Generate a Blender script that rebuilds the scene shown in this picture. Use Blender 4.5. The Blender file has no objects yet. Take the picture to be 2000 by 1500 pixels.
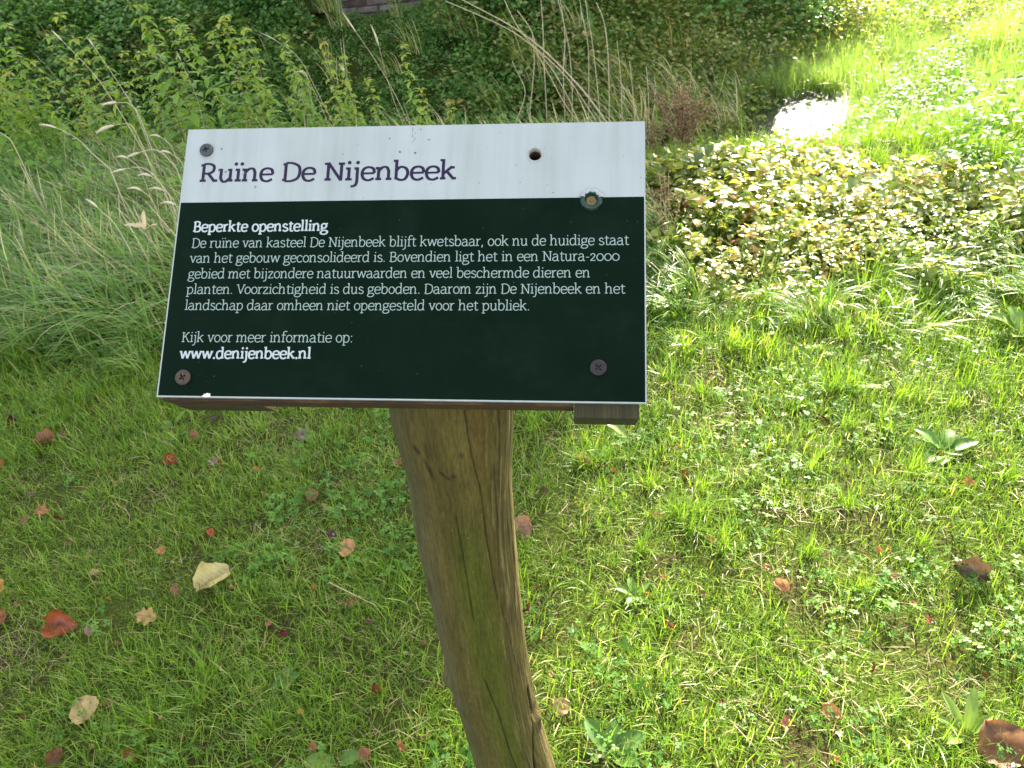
import bpy, bmesh, math, random
import numpy as np
from mathutils import Vector, Matrix, Euler

random.seed(7)
rng = np.random.default_rng(11)
scene = bpy.context.scene
COL = scene.collection
rad = math.radians

# ------------------------------------------------------------------ camera
CAM_H, PITCH, ROLL = 1.45, rad(35.5), rad(5.5)
_F = Vector((0, math.cos(PITCH), -math.sin(PITCH)))
_R0, _U0 = Vector((1, 0, 0)), Vector((0, math.sin(PITCH), math.cos(PITCH)))
_R = math.cos(ROLL) * _R0 - math.sin(ROLL) * _U0
_U = math.sin(ROLL) * _R0 + math.cos(ROLL) * _U0
CAMLOC = Vector((0, 0, CAM_H))
cam_data = bpy.data.cameras.new('camera')
cam = bpy.data.objects.new('camera', cam_data)
COL.objects.link(cam)
M3 = Matrix((_R, _U, -_F)).transposed()
cam.matrix_world = Matrix.Translation(CAMLOC) @ M3.to_4x4()
cam_data.sensor_width = 36
cam_data.lens = 26
cam_data.clip_start = 0.02
cam_data.clip_end = 3000
cam_data.dof.use_dof = True
cam_data.dof.focus_distance = 0.85
cam_data.dof.aperture_fstop = 20
scene.camera = cam

# ------------------------------------------------------------------ light
SUN_EL, SUN_AZ = rad(27), rad(25.5)
world = bpy.data.worlds.new('World')
scene.world = world
world.use_nodes = True
wn = world.node_tree
bg = wn.nodes['Background']
sky = wn.nodes.new('ShaderNodeTexSky')
sky.sky_type = 'NISHITA'
sky.sun_disc = False
sky.sun_elevation = SUN_EL
sky.sun_rotation = SUN_AZ
sky.air_density = 1.0
sky.dust_density = 2.5
hs_ = wn.nodes.new('ShaderNodeHueSaturation')   # thin veil of cloud: a paler sky
hs_.inputs['Saturation'].default_value = 0.42
hs_.inputs['Value'].default_value = 1.0
wn.links.new(sky.outputs[0], hs_.inputs['Color'])
wn.links.new(hs_.outputs[0], bg.inputs[0])
bg.inputs[1].default_value = 0.115
sun_d = bpy.data.lights.new('sun', 'SUN')
sun_d.energy = 5.0
sun_d.angle = rad(0.8)
sun_d.color = (1.0, 0.91, 0.70)
sun = bpy.data.objects.new('sun', sun_d)
COL.objects.link(sun)
SUNDIR = Vector((math.sin(SUN_AZ) * math.cos(SUN_EL), math.cos(SUN_AZ) * math.cos(SUN_EL), math.sin(SUN_EL)))
sun.rotation_euler = SUNDIR.to_track_quat('Z', 'Y').to_euler()
sun.location = (6, 14, 20)
vs = scene.view_settings
vs.view_transform = 'Standard'
vs.look = 'None'
vs.gamma = 1
vs.use_curve_mapping = False
vs.exposure = 2.65
try:
    scene.cycles.max_bounces = 8
    scene.cycles.transparent_max_bounces = 8
    scene.cycles.use_denoising = True
except Exception:
    pass


# ------------------------------------------------------------------ helpers
def ray(px, py):
    """direction of sight through a point of the 2000 x 1500 photograph"""
    return (_R * ((px - 1000) / 1444.4) + _U * ((750 - py) / 1444.4) + _F)


def at_y(px, py, Y):
    d = ray(px, py)
    return CAMLOC + d * (Y / d.y)


def at_z(px, py, Z=0.0):
    d = ray(px, py)
    return CAMLOC + d * ((Z - CAM_H) / d.z)


def at_ground(px, py):
    z = 0.0
    for _ in range(12):
        p = at_z(px, py, z)
        z = 0.5 * z + 0.5 * float(height(np.array([p.x]), np.array([p.y]))[0])
    return at_z(px, py, z)


def lin(c):
    out = []
    for v in c[:3]:
        v = v / 255.0
        out.append(v / 12.92 if v <= 0.04045 else ((v + 0.055) / 1.055) ** 2.4)
    return (out[0], out[1], out[2], 1.0)


def tag(o, label=None, cat=None, group=None, kind=None):
    if label: o['label'] = label
    if cat: o['category'] = cat
    if group: o['group'] = group
    if kind: o['kind'] = kind
    return o


def link(o, parent=None):
    COL.objects.link(o)
    if parent is not None:
        o.parent = parent
        o.matrix_parent_inverse = world_of(parent).inverted()
    return o


def world_of(o):
    m = o.matrix_basis
    if o.parent is not None:
        m = world_of(o.parent) @ o.matrix_parent_inverse @ m
    return m


def empty(name, loc):
    o = bpy.data.objects.new(name, None)
    o.empty_display_size = 0.05
    o.location = loc
    COL.objects.link(o)
    return o


def np_mesh(name, V, Fq, attrs=None, smooth=True, mat=None, Ft=None):
    """mesh from arrays: V (n,3), Fq (m,4) quads, Ft (k,3) triangles"""
    me = bpy.data.meshes.new(name)
    V = np.asarray(V, dtype=np.float32)
    Fq = np.asarray(Fq if Fq is not None else np.zeros((0, 4)), dtype=np.int32).reshape(-1, 4)
    Ft = np.asarray(Ft if Ft is not None else np.zeros((0, 3)), dtype=np.int32).reshape(-1, 3)
    me.vertices.add(len(V))
    me.vertices.foreach_set('co', V.ravel())
    nl = Fq.size + Ft.size
    me.loops.add(nl)
    me.loops.foreach_set('vertex_index', np.concatenate([Fq.ravel(), Ft.ravel()]))
    me.polygons.add(len(Fq) + len(Ft))
    st = np.concatenate([np.arange(len(Fq)) * 4, Fq.size + np.arange(len(Ft)) * 3]).astype(np.int32)
    me.polygons.foreach_set('loop_start', st)
    if smooth:
        me.polygons.foreach_set('use_smooth', np.ones(len(st), dtype=bool))
    me.update(calc_edges=True)
    me.validate()
    for k, a in (attrs or {}).items():
        a = np.asarray(a, dtype=np.float32)
        if a.ndim == 1:
            at = me.attributes.new(k, 'FLOAT', 'POINT')
            at.data.foreach_set('value', a)
        elif a.shape[1] == 3:
            at = me.attributes.new(k, 'FLOAT_VECTOR', 'POINT')
            at.data.foreach_set('vector', a.ravel())
        else:
            at = me.attributes.new(k, 'FLOAT_COLOR', 'POINT')
            at.data.foreach_set('color', a.ravel())
    if mat: me.materials.append(mat)
    return me


class MB:
    """collects shapes into one mesh"""
    def __init__(s): s.v = []; s.f = []; s.t = []
    def add(s, V, F, tint=0.5):
        b = len(s.v)
        s.v += [tuple(p) for p in V]
        s.t += [tint] * len(V)
        s.f += [tuple(b + i for i in f) for f in F]
    def box(s, M, x0, x1, y0, y1, z0, z1):
        P = [M @ Vector(p) for p in ((x0, y0, z0), (x1, y0, z0), (x1, y1, z0), (x0, y1, z0), (x0, y0, z1), (x1, y0, z1), (x1, y1, z1), (x0, y1, z1))]
        s.add(P, [(0, 3, 2, 1), (4, 5, 6, 7), (0, 1, 5, 4), (1, 2, 6, 5), (2, 3, 7, 6), (3, 0, 4, 7)])
    def tube(s, pts, rads, n=6, tint=0.5, cap=True):
        pts = [Vector(p) for p in pts]
        V = []; prev = None
        for i, p in enumerate(pts):
            a = pts[max(i - 1, 0)]; b = pts[min(i + 1, len(pts) - 1)]
            t = (b - a).normalized()
            ref = prev if prev is not None else (Vector((0, 0, 1)) if abs(t.z) < .9 else Vector((1, 0, 0)))
            u = t.cross(ref).normalized() if prev is None else (prev - t * prev.dot(t)).normalized()
            prev = u
            w = t.cross(u)
            for k in range(n):
                an = 2 * math.pi * k / n
                V.append(p + (u * math.cos(an) + w * math.sin(an)) * rads[i])
        F = []
        for i in range(len(pts) - 1):
            for k in range(n):
                a = i * n + k; b = i * n + (k + 1) % n
                F.append((a, b, b + n, a + n))
        if cap:
            F.append(tuple(range(n - 1, -1, -1))); F.append(tuple(range((len(pts) - 1) * n, len(pts) * n)))
        s.add(V, F, tint)
    def mesh(s, name, mat=None, smooth=False):
        me = bpy.data.meshes.new(name)
        me.from_pydata(s.v, [], s.f)
        if smooth: me.polygons.foreach_set('use_smooth', [True] * len(me.polygons))
        at = me.attributes.new('tint', 'FLOAT', 'POINT')
        at.data.foreach_set('value', s.t)
        if mat: me.materials.append(mat)
        me.update()
        return me
    def build(s, name, mat=None, parent=None, smooth=False):
        return link(bpy.data.objects.new(name, s.mesh(name, mat, smooth)), parent)


def _hash(ix, iy, iz, seed):
    h = (ix * 374761393 + iy * 668265263 + iz * 2147483647 + seed * 974634777) & 0xFFFFFFFF
    h = ((h ^ (h >> 13)) * 1274126177) & 0xFFFFFFFF
    h = h ^ (h >> 16)
    return (h & 0xFFFFFF) / float(0xFFFFFF)


def vnoise(x, y, z=None, seed=0):
    x = np.asarray(x, float); y = np.asarray(y, float)
    z = np.zeros_like(x) if z is None else np.asarray(z, float)
    ix, iy, iz = (np.floor(a).astype(np.int64) for a in (x, y, z))
    fx, fy, fz = x - ix, y - iy, z - iz
    fx, fy, fz = (a * a * (3 - 2 * a) for a in (fx, fy, fz))
    def L(a, b, t): return a + (b - a) * t
    c = lambda i, j, k: _hash(ix + i, iy + j, iz + k, seed)
    return L(L(L(c(0, 0, 0), c(1, 0, 0), fx), L(c(0, 1, 0), c(1, 1, 0), fx), fy),
             L(L(c(0, 0, 1), c(1, 0, 1), fx), L(c(0, 1, 1), c(1, 1, 1), fx), fy), fz)


def fbm(x, y, z=None, seed=0, oct=4):
    s = 0; a = .5; n = 0
    x = np.asarray(x, float); y = np.asarray(y, float)
    z = np.zeros_like(x) if z is None else np.asarray(z, float)
    for i in range(oct):
        s = s + a * vnoise(x, y, z, seed + i * 17); n += a
        a *= .5; x = x * 2.03 + 5.1; y = y * 2.03 + 1.7; z = z * 2.03 + 3.3
    return s / n


def sstep(a, b, x):
    t = np.clip((np.asarray(x, float) - a) / (b - a), 0, 1)
    return t * t * (3 - 2 * t)


# ------------------------------------------------------------------ materials
def mat_new(name):
    m = bpy.data.materials.new(name)
    m.use_nodes = True
    nt = m.node_tree
    return m, nt, nt.nodes['Principled BSDF'], nt.nodes['Material Output']


def N(nt, t, **kw):
    n = nt.nodes.new(t)
    for k, v in kw.items(): setattr(n, k, v)
    return n


def ramp(nt, stops, fac=None):
    r = N(nt, 'ShaderNodeValToRGB')
    el = r.color_ramp.elements
    while len(el) > 1: el.remove(el[-1])
    el[0].position = stops[0][0]; el[0].color = stops[0][1]
    for p, c in stops[1:]:
        e = el.new(p); e.color = c
    if fac is not None: nt.links.new(fac, r.inputs[0])
    return r


def mix_rgb(nt, fac, a, b, mode='MIX'):
    n = N(nt, 'ShaderNodeMix', data_type='RGBA', blend_type=mode)
    for sock, v in ((n.inputs[0], fac), (n.inputs[6], a), (n.inputs[7], b)):
        if hasattr(v, 'is_linked') or hasattr(v, 'links'): nt.links.new(v, sock)
        else: sock.default_value = v
    return n.outputs[2]


def math_n(nt, op, a, b=None, c=None):
    n = N(nt, 'ShaderNodeMath', operation=op)
    for i, v in enumerate((a, b, c)):
        if v is None: continue
        if hasattr(v, 'links'): nt.links.new(v, n.inputs[i])
        else: n.inputs[i].default_value = v
    return n.outputs[0]


def foliage(name, stops, transl=0.4, rough=0.45, patch=2.0, patch_amt=0.3, rand_amt=0.25, spec=0.5, tr_gain=1.0):
    """leaf or blade material; colour runs along the stops with the blade's own tint, the plant and the place"""
    m, nt, p, out = mat_new(name)
    a = N(nt, 'ShaderNodeAttribute', attribute_name='tint')
    oi = N(nt, 'ShaderNodeObjectInfo')
    geo = N(nt, 'ShaderNodeNewGeometry')
    nz = N(nt, 'ShaderNodeTexNoise')
    nz.inputs['Scale'].default_value = patch
    nz.inputs['Detail'].default_value = 3
    nt.links.new(geo.outputs['Position'], nz.inputs['Vector'])
    v = math_n(nt, 'MULTIPLY_ADD', oi.outputs['Random'], rand_amt, a.outputs['Fac'])
    v = math_n(nt, 'ADD', v, -rand_amt / 2)
    w = math_n(nt, 'MULTIPLY_ADD', nz.outputs['Fac'], patch_amt * 2, v)
    w = math_n(nt, 'ADD', w, -patch_amt)
    r = ramp(nt, stops, w)
    nt.links.new(r.outputs[0], p.inputs['Base Color'])
    p.inputs['Roughness'].default_value = rough
    p.inputs['Specular IOR Level'].default_value = spec
    tr = N(nt, 'ShaderNodeBsdfTranslucent')
    g = mix_rgb(nt, 1.0, r.outputs[0], (1.15 * tr_gain, 1.12 * tr_gain, 0.45 * tr_gain, 1), 'MULTIPLY')
    nt.links.new(g, tr.inputs['Color'])
    mx = N(nt, 'ShaderNodeMixShader')
    mx.inputs[0].default_value = transl
    nt.links.new(p.outputs[0], mx.inputs[1]); nt.links.new(tr.outputs[0], mx.inputs[2])
    nt.links.new(mx.outputs[0], out.inputs['Surface'])
    return m


def C(r, g, b): return (r, g, b, 1.0)

GRASS = foliage('lawn_grass', [(0, C(.07, .13, .014)), (.3, C(.135, .25, .022)), (.6, C(.22, .37, .03)), (.8, C(.31, .42, .055)), (.9, C(.42, .38, .14)), (1, C(.5, .42, .2))], .48, .4, 1.6, .13, .2, spec=.4)
MEADOW = foliage('meadow_grass', [(0, C(.06, .14, .02)), (.4, C(.13, .27, .035)), (.62, C(.21, .35, .055)), (.76, C(.40, .40, .14)), (.86, C(.58, .49, .26)), (1, C(.68, .58, .38))], .42, .36, 1.3, .08, .12, spec=.35)
REED = foliage('field_grass', [(0, C(.09, .17, .03)), (.5, C(.19, .32, .06)), (.85, C(.32, .42, .13)), (1, C(.5, .5, .26))], .48, .32, .6, .25, .3, tr_gain=1.1, spec=.7)
CLOVER = foliage('clover_leaf', [(0, C(.06, .17, .025)), (.6, C(.12, .27, .04)), (1, C(.2, .34, .07))], .45, .5, 3, .2, .2, spec=.3)
NETTLE = foliage('nettle_leaf', [(0, C(.09, .21, .03)), (.4, C(.18, .34, .05)), (.78, C(.33, .45, .07)), (.97, C(.45, .45, .08)), (1, C(.5, .32, .06))], .48, .5, .8, .18, .35)
BANK = foliage('bank_leaf', [(0, C(.055, .14, .035)), (.4, C(.10, .235, .05)), (.75, C(.155, .31, .07)), (1, C(.26, .36, .11))], .4, .5, .5, .3, .3, spec=.3)
BANKD = foliage('dry_bank_leaf', [(0, C(.09, .17, .035)), (.4, C(.19, .28, .06)), (.7, C(.30, .33, .10)), (1, C(.45, .37, .18))], .45, .5, .9, .3, .3, spec=.3)
BRAMBLE = foliage('bramble_leaf', [(0, C(.07, .13, .03)), (.35, C(.20, .29, .05)), (.6, C(.36, .42, .09)), (.8, C(.50, .45, .13)), (.92, C(.52, .31, .10)), (1, C(.42, .14, .05))], .5, .32, 1.4, .16, .25, spec=.7)
DOCK = foliage('broad_leaf', [(0, C(.06, .14, .03)), (.6, C(.12, .24, .04)), (1, C(.22, .32, .06))], .4, .38, 6, .2, .1)
STRAW = foliage('dry_stalk', [(0, C(.24, .16, .08)), (.5, C(.44, .33, .19)), (1, C(.72, .62, .44))], .15, .6, 8, .15, .1)
REDDRY = foliage('dry_seed_head', [(0, C(.10, .05, .02)), (.5, C(.22, .13, .055)), (1, C(.36, .24, .11))], .15, .7, 9, .2, .1)
CREAMY = foliage('withered_leaf', [(0, C(.5, .36, .2)), (1, C(.66, .55, .38))], .3, .6, 9, .2, .1)
STEM = foliage('green_stem', [(0, C(.09, .12, .03)), (1, C(.20, .22, .07))], .1, .5, 4, .2, .2)


def soil_material():
    m, nt, p, out = mat_new('soil_and_moss')
    geo = N(nt, 'ShaderNodeNewGeometry')
    n1 = N(nt, 'ShaderNodeTexNoise'); n1.inputs['Scale'].default_value = 5; n1.inputs['Detail'].default_value = 6
    n2 = N(nt, 'ShaderNodeTexNoise'); n2.inputs['Scale'].default_value = 120; n2.inputs['Detail'].default_value = 4
    for n in (n1, n2): nt.links.new(geo.outputs['Position'], n.inputs['Vector'])
    r1 = ramp(nt, [(.3, C(.055, .042, .02)), (.5, C(.05, .062, .012)), (.7, C(.06, .09, .012))], n1.outputs['Fac'])
    r2 = ramp(nt, [(.3, C(.45, .45, .45)), (.7, C(1.5, 1.5, 1.5))], n2.outputs['Fac'])
    c = mix_rgb(nt, 1.0, r1.outputs[0], r2.outputs[0], 'MULTIPLY')
    nt.links.new(c, p.inputs['Base Color'])
    p.inputs['Roughness'].default_value = .95; p.inputs['Specular IOR Level'].default_value = .05
    b = N(nt, 'ShaderNodeBump'); b.inputs['Strength'].default_value = .8; b.inputs['Distance'].default_value = .01
    nt.links.new(n2.outputs['Fac'], b.inputs['Height']); nt.links.new(b.outputs[0], p.inputs['Normal'])
    return m
SOIL = soil_material()


def water_material():
    m, nt, p, out = mat_new('moat_water')
    p.inputs['Base Color'].default_value = C(.03, .04, .025)
    p.inputs['Roughness'].default_value = .2
    p.inputs['IOR'].default_value = 1.33
    p.inputs['Specular IOR Level'].default_value = .5
    geo = N(nt, 'ShaderNodeNewGeometry')
    n1 = N(nt, 'ShaderNodeTexNoise'); n1.inputs['Scale'].default_value = 9; n1.inputs['Detail'].default_value = 4
    nt.links.new(geo.outputs['Position'], n1.inputs['Vector'])
    b = N(nt, 'ShaderNodeBump'); b.inputs['Strength'].default_value = .5; b.inputs['Distance'].default_value = .03
    nt.links.new(n1.outputs['Fac'], b.inputs['Height']); nt.links.new(b.outputs[0], p.inputs['Normal'])
    return m
WATER = water_material()


# ------------------------------------------------------------------ terrain
MOAT = np.array([(-30, 13), (-14, 9.4), (-8, 7.9), (-4, 6.9), (0, 6.25), (1.4, 6.05), (2.1, 6.2), (2.7, 6.8), (3.3, 7.8), (3.95, 8.8), (5.2, 9.8), (6.6, 11.8), (10, 19)], float)


def moat_dist(x, y):
    """distance to the middle of the moat, and its sign: positive on the tower's side"""
    x = np.asarray(x, float); y = np.asarray(y, float)
    best = np.full(x.shape, 1e9); side = np.zeros(x.shape)
    for a, b in zip(MOAT[:-1], MOAT[1:]):
        d = b - a; L2 = d @ d
        t = np.clip(((x - a[0]) * d[0] + (y - a[1]) * d[1]) / L2, 0, 1)
        qx, qy = a[0] + t * d[0], a[1] + t * d[1]
        r = np.hypot(x - qx, y - qy)
        cr = d[0] * (y - qy) - d[1] * (x - qx)
        m = r < best
        best = np.where(m, r, best); side = np.where(m, np.sign(cr), side)
    return best, side

WATER_Z = -0.9


def height(x, y):
    x = np.asarray(x, float); y = np.asarray(y, float)
    d, s = moat_dist(x, y)
    near_top = -0.38 * sstep(4.0, 6.5, y + .2 * x)
    near = -1.1 + (near_top + 1.1) * sstep(.25, 2.1, d)
    far = -1.1 + 1.05 * sstep(.3, 3.2, d) + .0 * d
    z = np.where(s > 0, far, near)
    amp = .012 + .05 * sstep(2.5, 5, y)
    z = z + amp * (fbm(x * 2.1, y * 2.1, seed=3) - .5) * 2 + .006 * (fbm(x * 9, y * 9, seed=5) - .5) * 2
    return z


def axis(lo, hi, fine_lo, fine_hi, fine, grow=1.25):
    v = list(np.arange(fine_lo, fine_hi + 1e-6, fine))
    s = fine
    while v[-1] < hi: s *= grow; v.append(v[-1] + s)
    s = fine
    while v[0] > lo: s *= grow; v.insert(0, v[0] - s)
    return np.array(v)

gx = axis(-900, 900, -7, 8, .075); gy = axis(-900, 900, -1, 13, .075)
X, Y = np.meshgrid(gx, gy)
Z = height(X.ravel(), Y.ravel())
far_out = np.maximum(np.abs(X.ravel()) - 30, np.abs(Y.ravel()) - 30)
Z = np.where(far_out > 0, np.minimum(Z, 0) * 0 + -.3, Z)
nxg, nyg = len(gx), len(gy)
I = (np.arange(nyg - 1)[:, None] * nxg + np.arange(nxg - 1)[None, :]).ravel()
g_me = np_mesh('ground', np.stack([X.ravel(), Y.ravel(), Z], 1), np.stack([I, I + 1, I + 1 + nxg, I + nxg], 1), mat=SOIL)
ground = link(bpy.data.objects.new('ground', g_me))
tag(ground, kind='structure', label='dark soil with moss under the grass', cat='ground')

# moat water: a ribbon along the moat
mv = []; mf = []
for i, p in enumerate(MOAT):
    a = MOAT[max(i - 1, 0)]; b = MOAT[min(i + 1, len(MOAT) - 1)]
    t = (b - a) / np.linalg.norm(b - a); n = np.array([-t[1], t[0]])
    mv += [(p[0] + n[0] * 1.1, p[1] + n[1] * 1.1, WATER_Z), (p[0] - n[0] * 1.1, p[1] - n[1] * 1.1, WATER_Z)]
for i in range(len(MOAT) - 1):
    mf.append((2 * i, 2 * i + 1, 2 * i + 3, 2 * i + 2))
w_me = bpy.data.meshes.new('water'); w_me.from_pydata(mv, [], mf); w_me.materials.append(WATER)
water = link(bpy.data.objects.new('water', w_me))
tag(water, kind='structure', label='narrow strip of glinting moat water', cat='water')


# ------------------------------------------------------------------ plant pieces
def blades(n, radius, lmin, lmax, wmin, wmax, lean, curve, seg=3, tint=(0, 1), straw=0.0, wind=(0, 0), centre_bias=1.0, leafy=False):
    """n curved tapering blades rooted in a disc; lean and curve are (low, high) angles in degrees"""
    r = radius * rng.random(n) ** (.5 * centre_bias)
    a = rng.random(n) * 2 * np.pi
    bx, by = r * np.cos(a), r * np.sin(a)
    az = rng.random(n) * 2 * np.pi
    L = lmin + (lmax - lmin) * rng.random(n)
    W = wmin + (wmax - wmin) * rng.random(n)
    le = np.radians(lean[0] + (lean[1] - lean[0]) * rng.random(n))
    cu = np.radians(curve[0] + (curve[1] - curve[0]) * rng.random(n))
    dx, dy = np.cos(az), np.sin(az)
    dx = dx + wind[0]; dy = dy + wind[1]
    q = np.hypot(dx, dy) + 1e-6; dx /= q; dy /= q
    sx, sy = -dy, dx
    tw = (rng.random(n) - .5) * 1.2
    P = np.stack([bx, by, -np.full(n, .004)], 1)
    V = np.zeros((n, seg + 1, 2, 3)); T = np.zeros((n, seg + 1, 2))
    tv = tint[0] + (tint[1] - tint[0]) * rng.random(n)
    if straw > 0:
        tv = np.where(rng.random(n) < straw, .84 + .16 * rng.random(n), tv * .8)
    for i in range(seg + 1):
        t = i / seg
        w = W * (1 - t) ** .75 * (.75 + .5 * t) if not leafy else W * np.sin(np.pi * min(t * .93 + .07, 1)) ** .8
        if i == seg: w = W * .06
        ang = le + cu * t
        sz = np.sin(tw * t) * .5
        side = np.stack([sx * np.cos(tw * t), sy * np.cos(tw * t), sz], 1)
        V[:, i, 0] = P - side * (w / 2)[:, None]
        V[:, i, 1] = P + side * (w / 2)[:, None]
        T[:, i, :] = tv[:, None]
        st = L / seg
        P = P + np.stack([dx * np.sin(ang) * st, dy * np.sin(ang) * st, np.cos(ang) * st], 1)
    V = V.reshape(-1, 3); T = T.reshape(-1)
    b = (np.arange(n) * (seg + 1) * 2)[:, None] + (np.arange(seg) * 2)[None, :]
    b = b.ravel()
    return V, np.stack([b, b + 1, b + 3, b + 2], 1), T


def leaf_cloud(n, centre_fn, size, normal_fn, tint=(0, 1), aspect=.62, cup=.2):
    """n pointed oval leaves, each six triangles folded on the midrib"""
    c = centre_fn(n); nrm = normal_fn(n, c)
    nrm /= np.linalg.norm(nrm, axis=1)[:, None]
    az = rng.random(n) * 2 * np.pi
    ref = np.stack([np.cos(az), np.sin(az), np.zeros(n)], 1)
    u = ref - nrm * (ref * nrm).sum(1)[:, None]; u /= np.linalg.norm(u, axis=1)[:, None]
    w = np.cross(nrm, u)
    s = size[0] + (size[1] - size[0]) * rng.random(n)
    a = s * aspect / 2
    prof = [(0, 0, 0), (.3, 1, .5), (.65, .8, .35), (1, 0, -.6)]
    V = []; 
    def P(t, k, h): return c + u * (s * (t - .5))[:, None] + w * (a * k)[:, None] + nrm * (s * cup * h)[:, None]
    V = np.stack([P(0, 0, 0), P(.3, 0, -.15), P(.3, 1, .45), P(.3, -1, .45), P(.68, 0, -.15), P(.68, .78, .3), P(.68, -.78, .3), P(1, 0, -.7)], 1)
    b = np.arange(n) * 8
    Ft = np.concatenate([np.stack([b, b + 2, b + 1], 1), np.stack([b, b + 1, b + 3], 1), np.stack([b + 4, b + 5, b + 7], 1), np.stack([b + 4, b + 7, b + 6], 1)])
    Fq = np.concatenate([np.stack([b + 1, b + 2, b + 5, b + 4], 1), np.stack([b + 1, b + 4, b + 6, b + 3], 1)])
    tv = np.repeat(tint[0] + (tint[1] - tint[0]) * rng.random(n), 8)
    return V.reshape(-1, 3), Fq, Ft, tv


_nsrc = [0]
def variant_collection(name, meshes):
    c = bpy.data.collections.new(name)
    for i, me in enumerate(meshes):
        o = bpy.data.objects.new('%s_source_%02d' % (name, i), me)
        c.objects.link(o)
    return c


def scatter(name, coll, nvar, P, rot, scl, label=None, cat=None, kind='stuff', parent=None):
    n = len(P)
    me = np_mesh(name, P, None, {'rot': rot, 'scl': scl})
    at = me.attributes.new('idx', 'INT', 'POINT')
    at.data.foreach_set('value', rng.integers(0, nvar, n).astype(np.int32))
    o = link(bpy.data.objects.new(name, me), parent)
    ng = bpy.data.node_groups.new(name + '_nodes', 'GeometryNodeTree')
    ng.interface.new_socket('Geometry', in_out='INPUT', socket_type='NodeSocketGeometry')
    ng.interface.new_socket('Geometry', in_out='OUTPUT', socket_type='NodeSocketGeometry')
    gi = ng.nodes.new('NodeGroupInput'); go = ng.nodes.new('NodeGroupOutput')
    ci = ng.nodes.new('GeometryNodeCollectionInfo')
    ci.inputs['Collection'].default_value = coll
    ci.inputs['Separate Children'].default_value = True
    ci.inputs['Reset Children'].default_value = True
    iop = ng.nodes.new('GeometryNodeInstanceOnPoints')
    iop.inputs['Pick Instance'].default_value = True
    def na(nm, t):
        q = ng.nodes.new('GeometryNodeInputNamedAttribute'); q.data_type = t; q.inputs['Name'].default_value = nm
        return q.outputs['Attribute']
    L = ng.links.new
    L(gi.outputs[0], iop.inputs['Points']); L(ci.outputs[0], iop.inputs['Instance'])
    L(na('idx', 'INT'), iop.inputs['Instance Index'])
    L(na('rot', 'FLOAT_VECTOR'), iop.inputs['Rotation'])
    L(na('scl', 'FLOAT'), iop.inputs['Scale'])
    L(iop.outputs[0], go.inputs[0])
    md = o.modifiers.new('scatter', 'NODES'); md.node_group = ng
    tag(o, label, cat, kind=kind)
    return o


def region_pts(x0, x1, y0, y1, dens, accept):
    n = int((x1 - x0) * (y1 - y0) * dens)
    x = x0 + (x1 - x0) * rng.random(n); y = y0 + (y1 - y0) * rng.random(n)
    p = accept(x, y)
    k = rng.random(n) < p
    x, y = x[k], y[k]
    return x, y, height(x, y)


def rots(n, tilt=.12, yaw=None):
    return np.stack([(rng.random(n) - .5) * 2 * tilt, (rng.random(n) - .5) * 2 * tilt, rng.random(n) * 2 * np.pi if yaw is None else yaw + (rng.random(n) - .5) * .8], 1)


def edge_y(x): return 2.36 - .2 * sstep(-.6, -1.4, x) - .09 * x + .22 * (fbm(x * 1.3, x * 0 + 2, seed=9) - .5)

# lawn ------------------------------------------------------------
def gm(name, args_list, mat, **kw):
    out = []
    for i, a in enumerate(args_list):
        V, F, T = blades(*a[0], **a[1])
        out.append(np_mesh(name, V, F, {'tint': T}, mat=mat))
    return out

lawn_src = gm('grass_tuft', [((62, .075, .022, .065, .0018, .0036, (5, 62), (5, 75)), dict(tint=(.1, .9), straw=.05)) for _ in range(7)]
              + [((60, .07, .02, .05, .0015, .003, (30, 80), (-10, 40)), dict(tint=(.2, .9), straw=.2)) for _ in range(3)], GRASS)
LC = variant_collection('lawn_tufts', lawn_src)
def lawn_acc(x, y):
    t = fbm(x * 3.1, y * 3.1, seed=21)
    return (y < edge_y(x) + .25) * np.clip(.5 + 1.5 * (t - .34), .3, 1)
x, y, z = region_pts(-3.4, 3.2, .1, 3.0, 500, lawn_acc)
dl = fbm(x * 1.7, y * 1.7, seed=33)
scatter('lawn_grass', LC, len(lawn_src), np.stack([x, y, z], 1), rots(len(x), .2), (.65 + .5 * rng.random(len(x))) * (.75 + .6 * dl) * (1 + .35 * sstep(1.3, 2.4, y)),
        'short mossy lawn grass spreading around the post', 'grass')

big_src = gm('grass_clump', [((42, .024, .06, .13, .0026, .005, (5, 50), (10, 70)), dict(tint=(.3, .85), seg=4, straw=.04)) for _ in range(6)], GRASS)
BC = variant_collection('lawn_clumps', big_src)
def big_acc(x, y):
    t = fbm(x * 2.3 + 8, y * 2.3, seed=41)
    ry = sstep(1.45, 2.2, y) * .6 * sstep(.35, .9, x)
    return (y < edge_y(x) + .3) * np.clip((t - .5) * 3 + .06 + ry * .9 + .35 * sstep(1.9, 2.3, y), 0, 1)
x, y, z = region_pts(-3.2, 3.2, .2, 3.0, 70, big_acc)
scatter('grass_clumps', BC, len(big_src), np.stack([x, y, z], 1), rots(len(x), .15), (.5 + .5 * rng.random(len(x))) * (1 + .5 * sstep(1.4, 2.2, y)),
        'taller bright green tufts standing out of the lawn', 'grass')

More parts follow.
